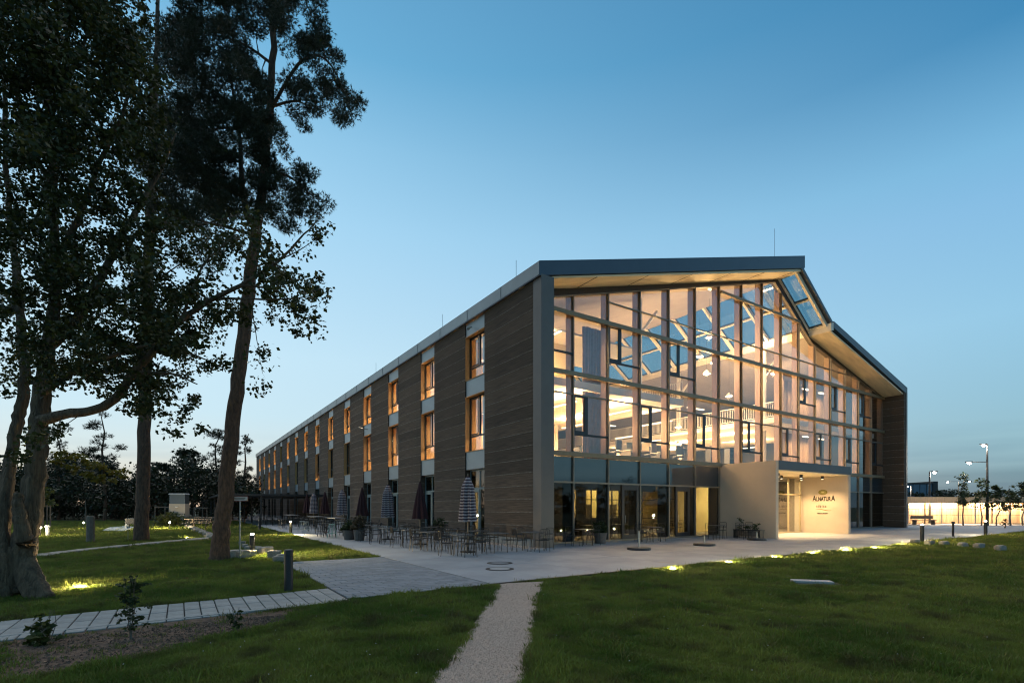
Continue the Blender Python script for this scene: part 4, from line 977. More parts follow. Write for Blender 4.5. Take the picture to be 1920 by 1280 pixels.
pv = thing('timber_pavilion', 'long low timber-clad pavilion lit warmly from under its eaves', 'pavilion', ((1690 - 960)/F*Yp, Yp, 0))
for i in range(72): MB().bbox(i*.36, i*.36 + .34, 0, .05, 0, 2.1, .005).build('board', pav_w, pv)
MB().box(-.1, 26.1, -.9, -.75, 2.15, 2.72).build('eaves_board', pav_w, pv); MB().box(-.1, 26.1, -.74, 3, 2.5, 2.70).build('roof', steel, pv)
for i in range(16): MB().box(i*1.7, i*1.7 + .09, -.86, -.76, 0, 2.15).build('post', oldwood if i % 2 else steel, pv)
for z in (.02, .85, 1.45): MB().box(-.1, 26, -.83, -.80, z, z + .035).build('rail', oldwood, pv)
for i in range(4):
    g = MB().box(i*6.4 + .6, i*6.4 + 5.8, -.45, -.38, 2.32, 2.38).build('eaves_light', lumm, pv); light('eaves_lamp', 'AREA', (i*6.4 + 3.2, -.45, 2.30), 130, (1, .70, .40), pv, 5, .1)
MB().bbox(12.2, 14.0, -.06, -.01, 0, 2.0, .01).build('door', mat('pale_door', (.62, .50, .34), .6), pv)
o = thing('timber_bench', 'low wooden bench in front of the lit pavilion', 'bench', ((1732 - 960)/F*49, 49, 0)); MB().box(-1.1, 1.1, -.25, .25, .42, .47).build('seat', oldwood, o); MB().box(-1.1, 1.1, .2, .26, .55, .85).build('backrest', oldwood, o)
for s_ in (-.9, .9): MB().box(s_ - .05, s_ + .05, -.22, .22, 0, .42).build('leg', oldwood, o)
roadm = mat('road_asphalt', (.13, .125, .12), .85, var=.15, vscale=3, bump=.2)
MB().add([W(37.9, -2.0, -.006), W(120, -2.0, -.006), W(120, 22, -.006), W(37.9, 22, -.006)], [(0, 1, 2, 3)]).build('road', roadm, kind='structure')
Yb = 150
fb = thing('distant_hall', 'bluish metal-clad hall far behind the pavilion', 'building', ((1728 - 960)/F*Yb, Yb, 0)); blue = mat('blue_metal_cladding', (.10, .15, .20), .5, .2, var=.15, vscale=2, stretch=(4, 4, .2))
MB().box(-5, 3.2, 0, 12, 0, CZ + 42/F*Yb).build('wall', blue, fb); MB().box(3.2, 4.6, -.3, 12, 0, CZ + 47/F*Yb).build('stair_tower', bollm, fb); MB().box(-5.1, 3.19, -.2, 12, CZ + 42/F*Yb, CZ + 44/F*Yb).build('roof_edge', bollm, fb)
for i in range(4): MB().box(-4.6 + i*2, -4.5 + i*2, -.08, -.01, 0, CZ + 42/F*Yb).build('cladding_rib', bollm, fb)

# ------------------------------------------------------------------ trees
def smooth(pts, n=5):
    out = []
    P = [Vector(p) for p in pts]
    for i in range(len(P) - 1):
        p0, p1, p2, p3 = P[max(i-1, 0)], P[i], P[i+1], P[min(i+2, len(P)-1)]
        for k in range(n):
            t = k/n; out.append(.5*((2*p1) + (p2 - p0)*t + (2*p0 - 5*p1 + 4*p2 - p3)*t*t + (3*p1 - p0 - 3*p2 + p3)*t**3))
    return out + [P[-1]]
def limb(mb, path, Y0, nodes, n=10, sub=5, wob=.0, flute=0):
    """path: list of (px,py,dY,radius m)"""
    pts = smooth([at(x, y, Y0 + dy) for x, y, dy, r in path], sub)
    rs = list(np.interp(np.linspace(0, len(path) - 1, len(pts)), range(len(path)), [q[3] for q in path]))
    if wob: pts = [p + Vector((random.gauss(0, wob), random.gauss(0, wob), random.gauss(0, wob)*.4)) for p in pts]
    v0 = len(mb.v); mb.tube(pts, rs, n); nodes += [(p, r) for p, r in zip(pts, rs)]
    if flute:
        for i, (p, r) in enumerate(zip(pts, rs)):
            for j in range(n):
                a = 2*math.pi*j/n; q = Vector(mb.v[v0 + i*n + j]); nn = noise.noise(q*2.2)*.9 + noise.noise(q*6.0)*.35
                k = 1 + flute*(.55*math.sin(3*a + p.z*1.1) + .35*math.sin(5*a - p.z*1.7) + nn)
                mb.v[v0 + i*n + j] = tuple(p + (q - p)*k)
def twigs(mb, nodes, cents, r0=.02, sag=.1):
    N = np.array([tuple(p) for p, r in nodes]); RR = np.array([r for p, r in nodes])
    order = np.argsort([np.min(np.linalg.norm(N - np.array(c), axis=1)) for c in cents])
    for i in order:
        c = np.array(cents[i]); dd = np.linalg.norm(N - c, axis=1); j = int(np.argmin(dd)); a = Vector(N[j]); c = Vector(c)
        L = (c - a).length
        if L < .05: continue
        m1 = a.lerp(c, .5) + Vector((random.gauss(0, .08), random.gauss(0, .08), .10)) * L
        r = min(RR[j]*.6, r0*(1 + L*.6))
        mb.tube([a, m1, c], [r, r*.6, r*.22], 4, cap=False)
        N = np.vstack([N, np.array([tuple(m1), tuple(c)])]); RR = np.append(RR, [r*.6, r*.22])
def blob_centres(blobs, Y0, per_area, dy):
    out = []
    for bl in blobs:
        x, y, rx, ry = bl[:4]; k = bl[4] if len(bl) > 4 else 1
        n = max(2, int(rx*ry*per_area*k))
        for _ in range(n):
            a = random.random()*6.283; q = random.random() ** .5
            out.append(tuple(at(x + rx*q*math.cos(a), y + ry*q*math.sin(a), Y0 + random.gauss(0, dy))))
    return out
# the old maple
YM = 10.0
mt = thing('maple_tree', 'old broad maple with a gnarled double trunk and dark leaves', 'tree', gp(30, 1112))
wb = MB(); nodes = []
limb(wb, [(28, 1125, 0, 0.394), (32, 1090, 0, 0.318), (42, 1045, 0, 0.228), (52, 990, 0, 0.178), (62, 920, 0, 0.174), (70, 830, 0, 0.160), (76, 740, .1, 0.144), (92, 650, .2, 0.118), (104, 560, .3, 0.101), (104, 470, .3, 0.086), (98, 350, .3, 0.069), (92, 220, .2, 0.053), (86, 60, 0, 0.042), (80, -140, 0, 0.027)], YM, nodes, 40, 9, .012, .17)
limb(wb, [(-6, 1120, -.2, 0.318), (-4, 1060, -.2, 0.267), (2, 1000, -.1, 0.152), (14, 900, .1, 0.107), (30, 800, .3, 0.101), (46, 720, .5, 0.091), (40, 600, .8, 0.075), (26, 470, 1, 0.064), (12, 330, 1.2, 0.048), (8, 150, 1.2, 0.038), (0, -60, 1.2, 0.022)], YM, nodes, 32, 9, .012, .16)
limb(wb, [(48, 1020, -.25, 0.139), (40, 975, -.35, 0.091), (34, 945, -.38, 0.080), (36, 925, -.38, 0.069)], YM, nodes, 24, 7, .01, .2)
for x_, r_ in ((-30, .22), (76, .15), (60, .16), (8, .22)): limb(wb, [(34, 1030, 0, .22), (34 + (x_-34)*.7, 1085, -.15, r_), (x_ + (x_-34)*.35, 1122, -.3, r_*.75)], YM, [], 24, 7, .01, .2)
B = [[(74, 790, 0, 0.122), (120, 776, -.2, 0.094), (170, 770, -.4, 0.083), (215, 748, -.5, 0.076), (250, 700, -.6, 0.068), (290, 655, -.7, 0.058), (340, 600, -.8, 0.049), (400, 560, -.9, 0.042), (450, 535, -1, 0.035), (515, 495, -1, 0.025), (570, 440, -1, 0.014), (600, 408, -1, 0.006)],
     [(400, 560, -.9, 0.029), (470, 560, -.9, 0.019), (550, 560, -.8, 0.012), (625, 545, -.8, 0.004)], [(450, 535, -1, 0.022), (520, 545, -1.1, 0.014), (575, 590, -1.1, 0.006)],
     [(92, 650, .2, 0.108), (150, 590, .3, 0.086), (190, 520, .4, 0.076), (225, 450, .5, 0.065), (262, 385, .6, 0.050), (300, 320, .7, 0.032), (330, 250, .7, 0.014)],
     [(104, 500, .3, 0.072), (150, 400, .2, 0.050), (190, 300, .1, 0.040), (235, 200, 0, 0.029), (260, 90, 0, 0.014)], [(76, 740, .1, 0.072), (150, 690, -.6, 0.043), (230, 660, -1, 0.029), (300, 640, -1.2, 0.011)],
     [(98, 350, .3, 0.058), (50, 250, .2, 0.036), (20, 120, .1, 0.022)], [(92, 220, .2, 0.050), (140, 120, .3, 0.032), (180, 20, .3, 0.022), (200, -80, .3, 0.014)], [(40, 600, .8, 0.050), (-20, 500, .9, 0.036), (-80, 420, 1, 0.022)],
     [(250, 700, -.6, 0.036), (320, 700, -.8, 0.022), (370, 720, -.9, 0.009)], [(290, 655, -.7, 0.029), (350, 660, -.5, 0.018), (420, 690, -.4, 0.006)], [(225, 450, .5, 0.036), (300, 430, .6, 0.025), (380, 420, .6, 0.014), (450, 400, .6, 0.006)],
     [(340, 600, -.8, 0.025), (380, 500, -.9, 0.018), (440, 440, -1, 0.009)], [(470, 560, -.9, 0.011), (482, 640, -1, 0.007), (492, 700, -1, 0.003)]]
for l_ in B: limb(wb, l_, YM, nodes, 8, 4, .006)
mbl = [(40, 60, 130, 90, 1.5), (150, 90, 110, 100, 1.5), (225, 40, 55, 55, 1.3), (50, 210, 120, 90, 1.5), (165, 240, 100, 80, 1.2), (255, 160, 45, 60, 1), (40, 350, 100, 80, 1.2), (170, 370, 90, 60, 1.1), (270, 250, 50, 50, 1), (265, 330, 60, 50, .6), (60, 480, 110, 70, 1.1), (190, 500, 110, 70, 1.2), (290, 440, 80, 50, .9),
       (70, 600, 100, 60, 1.1), (200, 600, 110, 60, 1.2), (300, 560, 80, 50, 1), (40, 700, 60, 40, .8), (180, 680, 110, 45, 1.2), (280, 680, 80, 50, 1.1), (250, 745, 70, 25, .8), (320, 745, 50, 30, .8), (345, 790, 40, 25, .5), (380, 660, 40, 40, .5), (370, 570, 70, 40, .9), (400, 480, 70, 40, .8), (455, 590, 50, 28, .6),
       (500, 530, 55, 35, .9), (560, 545, 50, 35, .9), (610, 535, 25, 18, .7), (545, 605, 50, 22, .7), (520, 470, 45, 30, .7), (595, 440, 20, 30, .6), (490, 680, 16, 45, .5), (100, 815, 50, 20, .6), (30, 830, 25, 30, .5), (430, 690, 30, 25, .35), (340, 620, 60, 40, .8), (440, 420, 45, 30, .7), (120, -60, 200, 60, 1)]
cs = blob_centres(mbl, YM, .0090, 1.0)
twigs(wb, nodes, cs, .012)
wb.build('trunk', bark, mt, -Vector(mt.location), smooth=True)
obj('crown', fast_mesh('crown', leaf_cloud(cs, rng.uniform(.10, .34, len(cs)), 60, .059, .85, .45, 1.35), 4, leaf_dk), mt, -Vector(mt.location))
# the two big pines
def pine(base, Y, trunk, limbs, blobs, dens, per, size, label, dy, rad):
    t_ = thing('pine_tree', label, 'tree', base, group='tall pines beside the terrace'); w_ = MB(); nd_ = []
    limb(w_, trunk, Y, nd_, 14, 6, .015)
    for l_ in limbs: limb(w_, l_, Y, nd_, 8, 4, .01)
    c_ = blob_centres(blobs, Y, dens, dy); keep = [(p, r) for p, r in nd_ if p.z > 5]
    twigs(w_, keep, c_, .018)
    w_.build('trunk', pbark, t_, -Vector(t_.location), smooth=True)
    obj('crown', fast_mesh('crown', needle_cloud(c_, rng.uniform(rad*.6, rad*1.2, len(c_)), per, size, .6, 7), 3, needle_dk), t_, -Vector(t_.location)); return t_
pine(gp(413, 1048), 16.8, [(411, 1052, 0, .33), (414, 1010, 0, .27), (422, 930, 0, .245), (436, 800, 0, .225), (452, 670, 0, .21), (466, 550, 0, .195), (480, 440, 0, .17), (494, 330, 0, .14), (506, 210, 0, .12), (512, 90, 0, .10), (516, -80, 0, .07)],
     [[(482, 435, 0, .13), (460, 390, .1, .10), (452, 320, .3, .08), (448, 240, .4, .06), (430, 140, .5, .04)], [(496, 320, 0, .06), (540, 330, -.2, .04), (590, 370, -.3, .015)], [(506, 210, 0, .06), (560, 120, -.4, .045), (610, 110, -.6, .03), (655, 190, -.7, .012)], [(510, 120, 0, .05), (450, 80, .6, .035), (370, 60, 1, .015)], [(500, 260, 0, .06), (420, 240, .8, .04), (340, 260, 1.2, .015)],
      [(480, 440, 0, .05), (400, 420, .7, .035), (320, 400, 1.1, .015)], [(506, 200, 0, .05), (560, 190, .2, .03), (590, 220, .3, .01)], [(474, 500, 0, .03), (540, 480, 0, .02), (590, 450, 0, .008)]],
     [(430, 20, 110, 45), (560, 30, 55, 55, .9), (600, 90, 40, 35), (610, 150, 40, 30), (650, 195, 24, 28, 1), (635, 225, 14, 12), (570, 190, 36, 30, .9), (560, 226, 24, 14, .8), (390, 90, 85, 55), (420, 160, 90, 60), (380, 225, 85, 50, 1.1), (450, 250, 70, 45, 1.1), (340, 300, 80, 45, 1.1), (430, 320, 90, 50, 1.2), (360, 370, 80, 40, 1), (530, 340, 50, 40, 1), (575, 380, 38, 28, .9), (535, 400, 50, 25, .7), (440, 390, 60, 30, .8), (515, 270, 30, 30, .6), (545, 130, 30, 50, .5), (330, 60, 30, 40, .6), (430, -40, 160, 30)],
     .0105, 85, .115, 'tall pine leaning towards the building with reddish bark', 1.2, .36)
pine(gp(265, 1012), 26.0, [(264, 1014, 0, .36), (267, 960, 0, .31), (270, 860, 0, .29), (273, 700, 0, .27), (276, 560, 0, .25), (281, 420, 0, .21), (288, 260, 0, .16), (294, 80, 0, .10), (298, -60, 0, .06)],
     [[(281, 420, 0, .08), (340, 380, .5, .05), (390, 390, .8, .02)], [(288, 260, 0, .08), (350, 200, 1, .04)], [(276, 540, 0, .06), (330, 500, .5, .03), (380, 470, .5, .015)], [(288, 300, 0, .07), (230, 240, 1, .03)]],
     [(330, 380, 70, 45), (390, 400, 50, 35), (340, 220, 80, 60), (250, 260, 50, 50, .7), (370, 480, 50, 30, .8), (320, 300, 60, 40), (300, 100, 80, 60)], .008, 50, .2, 'straight pine with a tall bare trunk behind the stone line', 1.6, .7)

# trees behind the meadow
def far_pine(px, Y, ytop, yb, w, label, seed, flat=False):
    rr = random.Random(seed); x = (px - 960)/F*Y; zt = CZ + (HY - ytop)/F*Y; zb = CZ + (HY - yb)/F*Y; wd = w/F*Y
    o = thing('pine_tree', label, 'tree', (x, Y, 0), group='single pines above the wood'); w_ = MB(); nd_ = []
    pts = [Vector((rr.gauss(0, .12)*i*.6, 0, zt*i/6)) for i in range(7)]; w_.tube(pts, list(np.linspace(.22, .05, 7)), 7); nd_ = [(p, .1) for p in smooth(pts, 3)]
    c_ = []
    for i in range(26):
        u = rr.random(); z = zb + (zt - zb)*(u if not flat else .7 + .3*u); k = (1 - abs(u - .55)*1.1) if not flat else 1 - .5*u; a = rr.random()*6.28; q = wd*.5*k*rr.random()**.5
        c_.append((q*math.cos(a) + rr.gauss(0, .1), q*math.sin(a), z))
    twigs(w_, nd_, c_, .04); w_.build('trunk', pbark, o)
    obj('crown', fast_mesh('crown', needle_cloud(c_, [wd*.13]*len(c_), 34, .34, .5, 6), 3, needle_dk if False else leaf_far), o)
far_pine(196, 62, 778, 880, 70, 'broad pine with a full crown standing above the wood', 1); far_pine(352, 70, 846, 880, 42, 'flat-topped pine above the wood', 2, True)
far_pine(405, 68, 808, 915, 60, 'pine with layered branches behind the leaning pine trunk', 3); far_pine(457, 72, 813, 925, 46, 'slender pine close to the far end of the building', 4)
far_pine(300, 75, 870, 910, 40, 'low rounded pine between the bare trunk and the flat-topped pine', 5, True); far_pine(110, 66, 800, 900, 80, 'pine seen between the maple stems and the broad pine', 6); far_pine(430, 80, 850, 920, 40, 'small pine crown beside the layered one', 8)
# the dark wood closing the meadow
V = []
cs = []
for i in range(1100):
    px = rng.uniform(-160, 545); Y = rng.uniform(62, 100)
    top = 884 + 16*math.sin(px*.031) + 12*math.sin(px*.083 + 1) + 8*math.sin(px*.21)
    if px > 476: Y = rng.uniform(128, 150)
    py = top + (960 - top) * rng.random() ** 1.15
    cs.append(tuple(at(px, py, Y)))
cl = leaf_cloud(cs, rng.uniform(.8, 2.3, len(cs)), 95, .30, .85, .1, 1.3)
wo = obj('wood', fast_mesh('wood', cl, 4, leaf_far), label='dark mass of trees and undergrowth closing the meadow', kind='stuff')
wt = MB()
for i in range(60):
    px = rng.uniform(-60, 470); Y = rng.uniform(66, 100); x = (px - 960)/F*Y; wt.tube([(x, Y, 0), (x + rng.normal()*.3, Y, rng.uniform(3, 5.5))], [.2, .12], 5)
wt.build('wood_trunks', pbark, wo)
hed = [(rng.uniform(84, 112), rng.uniform(-90, 40), rng.uniform(0, 5 + 2.5*math.sin(i*.7))) for i in range(620)]  # unseen treeline out of view, added to darken the reflections in the glass
for i in range(260): hed.append(tuple(at(rng.uniform(1690, 2050), rng.uniform(921, 948), rng.uniform(130, 170))))
obj('far_bushes', fast_mesh('far_bushes', leaf_cloud(hed, rng.uniform(.8, 1.6, len(hed)), 40, .5, .6, .1, 1.2), 4, leaf_far), label='dark line of far bushes behind the pavilion and an unseen treeline mirrored in the glass', kind='stuff')
def young_tree(px, Y, ytop, label, seed, r=.5):
    rr = random.Random(seed); x = (px - 960)/F*Y; zt = CZ + (HY - ytop)/F*Y
    o = thing('young_tree', label, 'tree', (x, Y, -.03), group='young trees before the pavilion'); w_ = MB()
    pts = [Vector((rr.gauss(0, .05)*i, 0, zt*i/5)) for i in range(6)]; w_.tube(pts, list(np.linspace(.06, .015, 6)), 6); nd_ = [(p, .03) for p in smooth(pts, 3) if p.z > zt*.36]
    c_ = [(rr.gauss(0, r*.75)*(1.15 - u), rr.gauss(0, r*.7)*(1.15 - u), zt*.42 + zt*.58*u) for u in [rr.random()**1.2 for _ in range(30)]]
    twigs(w_, nd_, c_, .012); w_.build('trunk', oldwood, o); obj('crown', fast_mesh('crown', leaf_cloud(c_, [r*.45]*len(c_), 22 if r > .3 else 6, .13 if r > .3 else .06, .8, .2, 1.4), 4, leaf_shrub), o)
for i, (x, yt, lb, r_) in enumerate([(1806, 888, 'young tree with a narrow pointed crown before the pavilion', .6), (1840, 898, 'young tree with a leaning top just beside the tall lamp pole', .7), (1868, 910, 'short young tree behind the tall lamp pole', .6), (1895, 910, 'young tree with a wide open crown before the timber boards', .65), (1918, 905, 'young tree at the end of the young tree row', .6)]):
    young_tree(x, 46, yt, lb, i + 20, r_)
young_tree(1884, 41, 972, 'tiny sapling at the lawn edge before the pavilion', 40, .2)
# staked young tree lit by a spotlight, bush with yellowing leaves in the wood edge
def leafy(px, py, Y, blobs, label, m, sz):
    g_ = at(px, py, Y); o = thing('young_tree', label, 'tree', (g_.x, Y, -.03)); w_ = MB(); c_ = blob_centres(blobs, Y, .02, .5); c_ = [(a - g_.x, b_ - Y, c) for a, b_, c in c_]
    w_.tube([(0, 0, 0), (.05, 0, 1.2), (0, 0, 2.4)], [.06, .05, .03], 6); nd_ = [(Vector((0, 0, z)), .04) for z in (1.2, 1.6, 2, 2.4)]; twigs(w_, nd_, c_, .015); w_.build('trunk', oldwood, o)
    obj('crown', fast_mesh('crown', leaf_cloud(c_, [.35]*len(c_), 30, sz, .9, .3, 1.6), 4, m), o)
leafy(80, 985, 42, [(80, 935, 18, 22), (88, 920, 14, 14)], 'staked young tree with glowing leaves behind the old maple', leaf_young, .16)
leafy(160, 960, 55, [(130, 858, 40, 12), (155, 875, 35, 14), (200, 885, 40, 16)], 'spreading tree with yellowing leaves at the wood edge', leafmat('yellow_leaves', (.10, .09, .01), (.20, .15, .02), .4), .26)

# ------------------------------------------------------------------ desks, chairs, pendants and curtains behind the glass
dgrey = mat('office_grey', (.12, .12, .13), .6); scr = mat('monitor_black', (.03, .035, .04), .3)
def desk(t, d, label, rz=0):
    o = thing('desk', label, 'desk', W(t, d, 4.205), PHI + rz, 'desks on the first floor')
    MB().box(-.8, .8, -.4, .4, .70, .73).build('table_top', white, o)
    for s_ in (-.75, .75): MB().box(s_ - .03, s_ + .03, -.38, .38, 0, .70).build('leg', dgrey, o)
    for s_ in (-.33, .33):
        m_ = MB().box(s_ - .28, s_ + .28, .10, .13, .86, 1.2).build('monitor', scr, o); MB().box(s_ - .02, s_ + .02, .13, .16, .73, .95).build('stand', dgrey, m_)
    MB().box(-.8, .8, .41, .44, .5, 1.15).build('privacy_panel', dgrey, o)
def ochair(t, d, label, rz):
    o = thing('office_chair', label, 'office chair', W(t, d, 4.205), PHI + rz, 'office chairs on the first floor')
    MB().bbox(-.24, .24, -.24, .24, .42, .5, .03).build('seat', dgrey, o); MB().bbox(-.23, .23, .2, .27, .55, 1.1, .03).build('backrest', dgrey, o); MB().tube([(0, 0, .08), (0, 0, .42)], .03, 6).build('column', black, o)
    for i in range(5): a = i*1.2566; MB().tube([(0, 0, .1), (.28*math.cos(a), .28*math.sin(a), .05)], .02, 4).build('leg', black, o)
for t, d, w_ in ((6.6, 3.4, 'next to the grey curtain'), (9.2, 3.3, 'beside the round column'), (11.6, 3.3, 'between the column and the shelves'), (8.2, 6.2, 'in the second row behind the column')): desk(t, d, 'white office desk with two monitors ' + w_); ochair(t + .2, d - .9 if d < 5 else d - .8, 'grey swivel chair at the desk ' + w_, random.uniform(2.6, 3.7))
def shelf(t, d, m, label):
    o = thing('office_shelf', label, 'shelf', W(t, d, 4.205), PHI)
    MB().box(-.5, -.46, -.2, .2, 0, 1.4).build('side', m, o); MB().box(.46, .5, -.2, .2, 0, 1.4).build('side', m, o); MB().box(-.46, .46, .17, .2, 0, 1.4).build('back', m, o)
    for z in (.05, .4, .75, 1.1, 1.36): MB().box(-.46, .46, -.2, .17, z, z + .03).build('board', m, o)
shelf(13.4, 3.2, white, 'white open shelf with five boards behind the glass'); shelf(16.0, 3.0, dgrey, 'dark grey shelf behind the glass above the entrance wall'); shelf(18.3, 3.2, dgrey, 'dark slatted shelf behind the glass above the entrance')
for z, lb in ((4.205, 'dark screen on a stand behind the first floor glass'), (8.005, 'dark screen on a stand behind the top floor glass')):
    o = thing('display_screen', lb, 'screen', W(1.9, 3.1, z), PHI)
    MB().box(-.8, .8, 0, .08, .95, 1.75).build('panel', scr, o); MB().tube([(0, .04, 0), (0, .04, .95)], .04, 8).build('stand', dgrey, o); MB().box(-.4, .4, -.2, .3, 0, .04).build('foot', dgrey, o)
curtm = mat('grey_violet_curtain', (.33, .24, .24), .9, var=.1, vscale=3)
for z0, z1, lb in ((8.02, 10.9, 'long grey curtain hanging on the top floor'), (4.22, 7.6, 'long grey curtain hanging on the first floor')):
    b = MB(); n = 60; P = []
    for i in range(n + 1):
        t = 4.35 + 1.7*i/n; P.append((t, 2.35 + .055*math.sin(i*.95) + .03*math.sin(i*.37)))
    for (a, c), (e_, f_) in zip(P, P[1:]): b.add([(a, c, z0), (e_, f_, z0), (e_, f_, z1), (a, c, z1), (a, c + .01, z0), (e_, f_ + .01, z0), (e_, f_ + .01, z1), (a, c + .01, z1)], [(0, 1, 2, 3), (5, 4, 7, 6)])
    b.build('curtain', curtm, None, BC, PHI, smooth=True, label=lb, cat='curtain')
glow = emis('pendant_glow', (1, .86, .62), 16)
for i, (px, py, Y) in enumerate(((1330, 632, 34), (1312, 668, 33), (1325, 700, 33), (1367, 742, 36), (1272, 800, 34), (1337, 680, 38), (1425, 640, 38), (1450, 700, 40))):
    p = at(px, py, Y)
    o = thing('pendant_lamp', 'glowing pendant lamp with a cone shade hanging in the glass hall', 'pendant lamp', p, 0, 'pendant lamps in the hall')
    MB().lathe([(.22, -.02), (.14, .12), (.05, .2), (.02, .26)], 14).build('shade', white, o); MB().lathe([(.03, -.10), (.11, -.06), (.11, -.01)], 12).build('bulb', glow, o); MB().tube([(0, 0, .25), (0, 0, 2.6)], .008, 4).build('cord', black, o)
    light('pendant_light', 'POINT', (0, 0, -.2), 85, WARM2, o, .1)

# ------------------------------------------------------------------ grass
grassm = bpy.data.materials.new('grass_blades'); grassm.use_nodes = True
n_, l_ = grassm.node_tree.nodes, grassm.node_tree.links; n_.clear()
o_ = n_.new('ShaderNodeOutputMaterial'); d_ = n_.new('ShaderNodeBsdfPrincipled'); d_.inputs['Roughness'].default_value = .6; d_.inputs['Specular IOR Level'].default_value = .2
t_ = n_.new('ShaderNodeBsdfTranslucent'); oi = n_.new('ShaderNodeObjectInfo'); ge = n_.new('ShaderNodeNewGeometry')
nz1 = n_.new('ShaderNodeTexNoise'); nz1.inputs['Scale'].default_value = .55; nz1.inputs['Detail'].default_value = 5; l_.new(ge.outputs['Position'], nz1.inputs['Vector'])
mr = n_.new('ShaderNodeMapRange'); mr.inputs[1].default_value = .40; mr.inputs[2].default_value = .60; l_.new(nz1.outputs[0], mr.inputs[0])
mxa = n_.new('ShaderNodeMix'); mxa.data_type = 'RGBA'; mxa.inputs['A'].default_value = (.086, .138, .018, 1); mxa.inputs['B'].default_value = (.205, .235, .04, 1); l_.new(mr.outputs[0], mxa.inputs['Factor'])
mxb = n_.new('ShaderNodeMix'); mxb.data_type = 'RGBA'; mxb.inputs['B'].default_value = (.17, .14, .05, 1); l_.new(mxa.outputs['Result'], mxb.inputs['A'])
pw = n_.new('ShaderNodeMath'); pw.operation = 'POWER'; pw.inputs[1].default_value = 5; l_.new(oi.outputs['Random'], pw.inputs[0]); l_.new(pw.outputs[0], mxb.inputs['Factor'])
nz2 = n_.new('ShaderNodeTexNoise'); nz2.inputs['Scale'].default_value = 1.7; nz2.inputs['Detail'].default_value = 6; l_.new(ge.outputs['Position'], nz2.inputs['Vector'])
mr2 = n_.new('ShaderNodeMapRange'); mr2.inputs[1].default_value = .52; mr2.inputs[2].default_value = .68; mr2.inputs[4].default_value = .85; l_.new(nz2.outputs[0], mr2.inputs[0])
mxc = n_.new('ShaderNodeMix'); mxc.data_type = 'RGBA'; mxc.inputs['B'].default_value = (.085, .070, .026, 1); l_.new(mxb.outputs['Result'], mxc.inputs['A']); l_.new(mr2.outputs[0], mxc.inputs['Factor'])
l_.new(mxc.outputs['Result'], d_.inputs['Base Color']); l_.new(mxc.outputs['Result'], t_.inputs[0])
ms = n_.new('ShaderNodeMixShader'); ms.inputs[0].default_value = .3; l_.new(d_.outputs[0], ms.inputs[1]); l_.new(t_.outputs[0], ms.inputs[2]); l_.new(ms.outputs[0], o_.inputs[0])
clumps = bpy.data.collections.new('grass_clumps')
for k in range(5):
    V = []; rr = random.Random(k)
    for i in range(26):
        a = rr.random()*6.28; q = rr.random()**.5*.10; x, y = q*math.cos(a), q*math.sin(a); h = rr.uniform(.025, .08)*(1.9 if k == 4 and i < 8 else 1)
        la = rr.random()*6.28; le = h*rr.uniform(.2, .9); w = rr.uniform(.003, .006); wa = rr.random()*6.28; wx, wy = w*math.cos(wa), w*math.sin(wa)
        mx_, my_ = x + le*.35*math.cos(la), y + le*.35*math.sin(la)
        V += [(x - wx, y - wy, -.01), (x + wx, y + wy, -.01), (mx_ + wx*.8, my_ + wy*.8, h*.6), (mx_ - wx*.8, my_ - wy*.8, h*.6)]
        V += [(mx_ - wx*.8, my_ - wy*.8, h*.6), (mx_ + wx*.8, my_ + wy*.8, h*.6), (x + le*math.cos(la), y + le*math.sin(la), h), (x + le*math.cos(la), y + le*math.sin(la), h)]
    me_ = fast_mesh('grass_clump', np.array(V), 4, grassm); clumps.objects.link(bpy.data.objects.new('grass_clump', me_))
def inpoly(X, Y, poly):
    ins = np.zeros(len(X), bool); n = len(poly)
    for i in range(n):
        x0, y0 = poly[i].x, poly[i].y; x1, y1 = poly[(i+1) % n].x, poly[(i+1) % n].y
        c = ((y0 > Y) != (y1 > Y)) & (X < (x1 - x0)*(Y - y0)/((y1 - y0) or 1e-9) + x0); ins ^= c
    return ins
N = 330000
Yg = 3.4 * (62/3.4) ** (rng.random(N) ** 1.0); Xg = rng.uniform(-1.12, 1.12, N) * Yg
tl = (Xg - BC.x)*math.cos(PHI) + (Yg - BC.y)*math.sin(PHI); dl = -(Xg - BC.x)*math.sin(PHI) + (Yg - BC.y)*math.cos(PHI)
e1 = rng.normal(0, .03, N)
bad = (tl > -6.9) & (dl > -7.32 + e1*.6) & (dl < 95) | (tl > -10.08) & (tl < -6.7) & (dl > -7.36) & (dl < .14)
yc_ = -6.68 + (tl + 10)*.09; bad |= (tl <= -10.0) & (np.abs(dl - yc_) < .85)
bad |= inpoly(Xg + e1*1.1, Yg + e1, GR_L + GR_R[::-1])
bad |= inpoly(Xg + e1*4, Yg + e1*3, SOIL) & (rng.random(N) > .02)
ac = gp(1522, 1089); bad |= (np.abs(Xg - ac.x) < .55) & (np.abs(Yg - ac.y + .12) < .42)
bad |= (Xg > (1690-960)/F*50) & (Yg > 50)
Xg, Yg = Xg[~bad], Yg[~bad]
def tree_gap(): pass
me_ = bpy.data.meshes.new('grass'); me_.vertices.add(len(Xg)); me_.vertices.foreach_set('co', np.stack([Xg, Yg, np.full(len(Xg), -.03)], 1).astype(np.float32).ravel())
patch = np.sin(Xg*3.1 + 1.7*np.sin(Yg*2.3)) * np.sin(Yg*2.7 + 1.9*np.sin(Xg*1.9 + .6*Yg)) + .6*np.sin(Xg*7.3 + 2*np.sin(Yg*5.1))*np.sin(Yg*6.7)
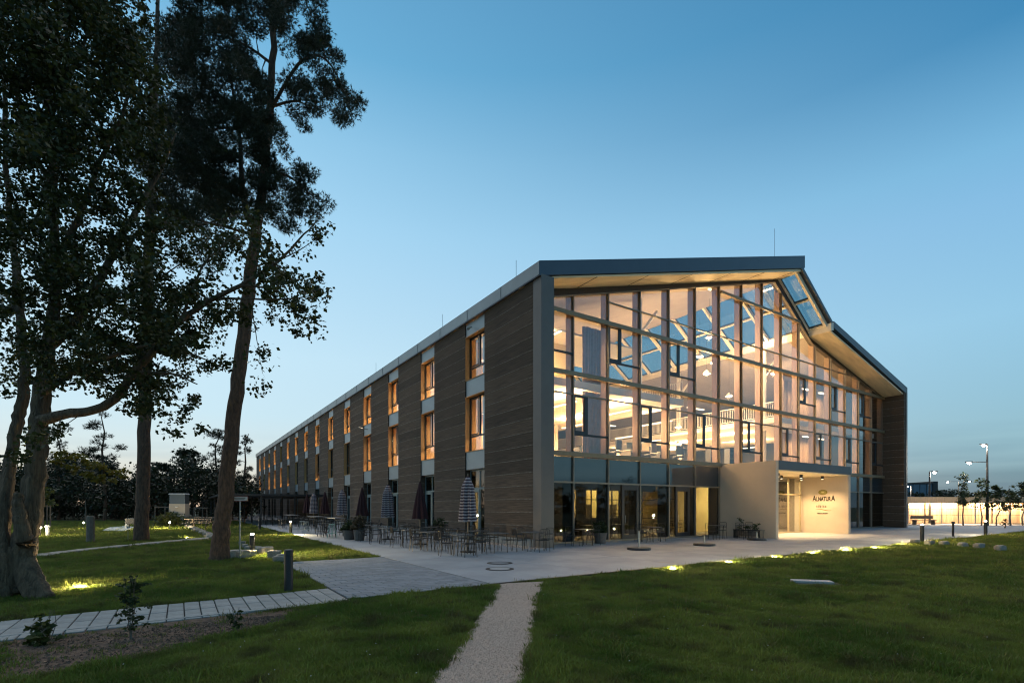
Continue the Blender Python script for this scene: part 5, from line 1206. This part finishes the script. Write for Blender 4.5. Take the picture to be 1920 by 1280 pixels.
sa = me_.attributes.new('gs', 'FLOAT', 'POINT'); sa.data.foreach_set('value', (rng.choice([.45, .7, .9, 1.1, 1.5], len(Xg), p=[.2, .25, .3, .2, .05]) * np.clip(.62 + Yg*.02, .66, 1.3) * np.clip(1 + .42*patch, .4, 1.7)).astype(np.float32))
me_.update()
go = obj('grass', me_, label='short meadow and lawn grass around the terrace', kind='stuff')
ng = bpy.data.node_groups.new('grass_scatter', 'GeometryNodeTree')
ng.interface.new_socket('Geometry', in_out='INPUT', socket_type='NodeSocketGeometry'); ng.interface.new_socket('Geometry', in_out='OUTPUT', socket_type='NodeSocketGeometry')
gi, gout = ng.nodes.new('NodeGroupInput'), ng.nodes.new('NodeGroupOutput')
m2p = ng.nodes.new('GeometryNodeMeshToPoints'); iop = ng.nodes.new('GeometryNodeInstanceOnPoints'); ci = ng.nodes.new('GeometryNodeCollectionInfo'); ci.inputs['Collection'].default_value = clumps
ci.inputs['Separate Children'].default_value = True; ci.inputs['Reset Children'].default_value = True
rv = ng.nodes.new('FunctionNodeRandomValue'); rv.data_type = 'FLOAT_VECTOR'; rv.inputs[0].default_value = (-.12, -.12, 0); rv.inputs[1].default_value = (.12, .12, 6.283)
na = ng.nodes.new('GeometryNodeInputNamedAttribute'); na.data_type = 'FLOAT'; na.inputs[0].default_value = 'gs'
iop.inputs['Pick Instance'].default_value = True
L = ng.links.new
L(gi.outputs[0], m2p.inputs['Mesh']); L(m2p.outputs[0], iop.inputs['Points']); L(ci.outputs[0], iop.inputs['Instance']); L(rv.outputs[0], iop.inputs['Rotation']); L(na.outputs[0], iop.inputs['Scale']); L(iop.outputs[0], gout.inputs[0])
md = go.modifiers.new('scatter', 'NODES'); md.node_group = ng
# daisies in the near lawn
V = []
for i in range(130):
    Y = 5 + rng.random()**1.4*13; X = rng.uniform(-.95, 1.0)*Y; v = Vector((X, Y)); tt, dd_ = loc2(Vector((X, Y, 0)))
    if dd_ > -7.5 or inpoly(np.array([X]), np.array([Y]), GR_L + GR_R[::-1])[0] or inpoly(np.array([X]), np.array([Y]), SOIL)[0]: continue
    z = rng.uniform(.03, .07); s_ = .008
    for q in range(5):
        a = q*1.2566; V += [(X, Y, z + .004), (X + s_*math.cos(a), Y + s_*math.sin(a), z), (X + s_*math.cos(a + 1.25), Y + s_*math.sin(a + 1.25), z)]
obj('daisies', fast_mesh('daisies', np.array(V), 3, mat('daisy_white', (.7, .7, .66), .7)), label='tiny white clover and daisy heads scattered in the lawn', kind='stuff')
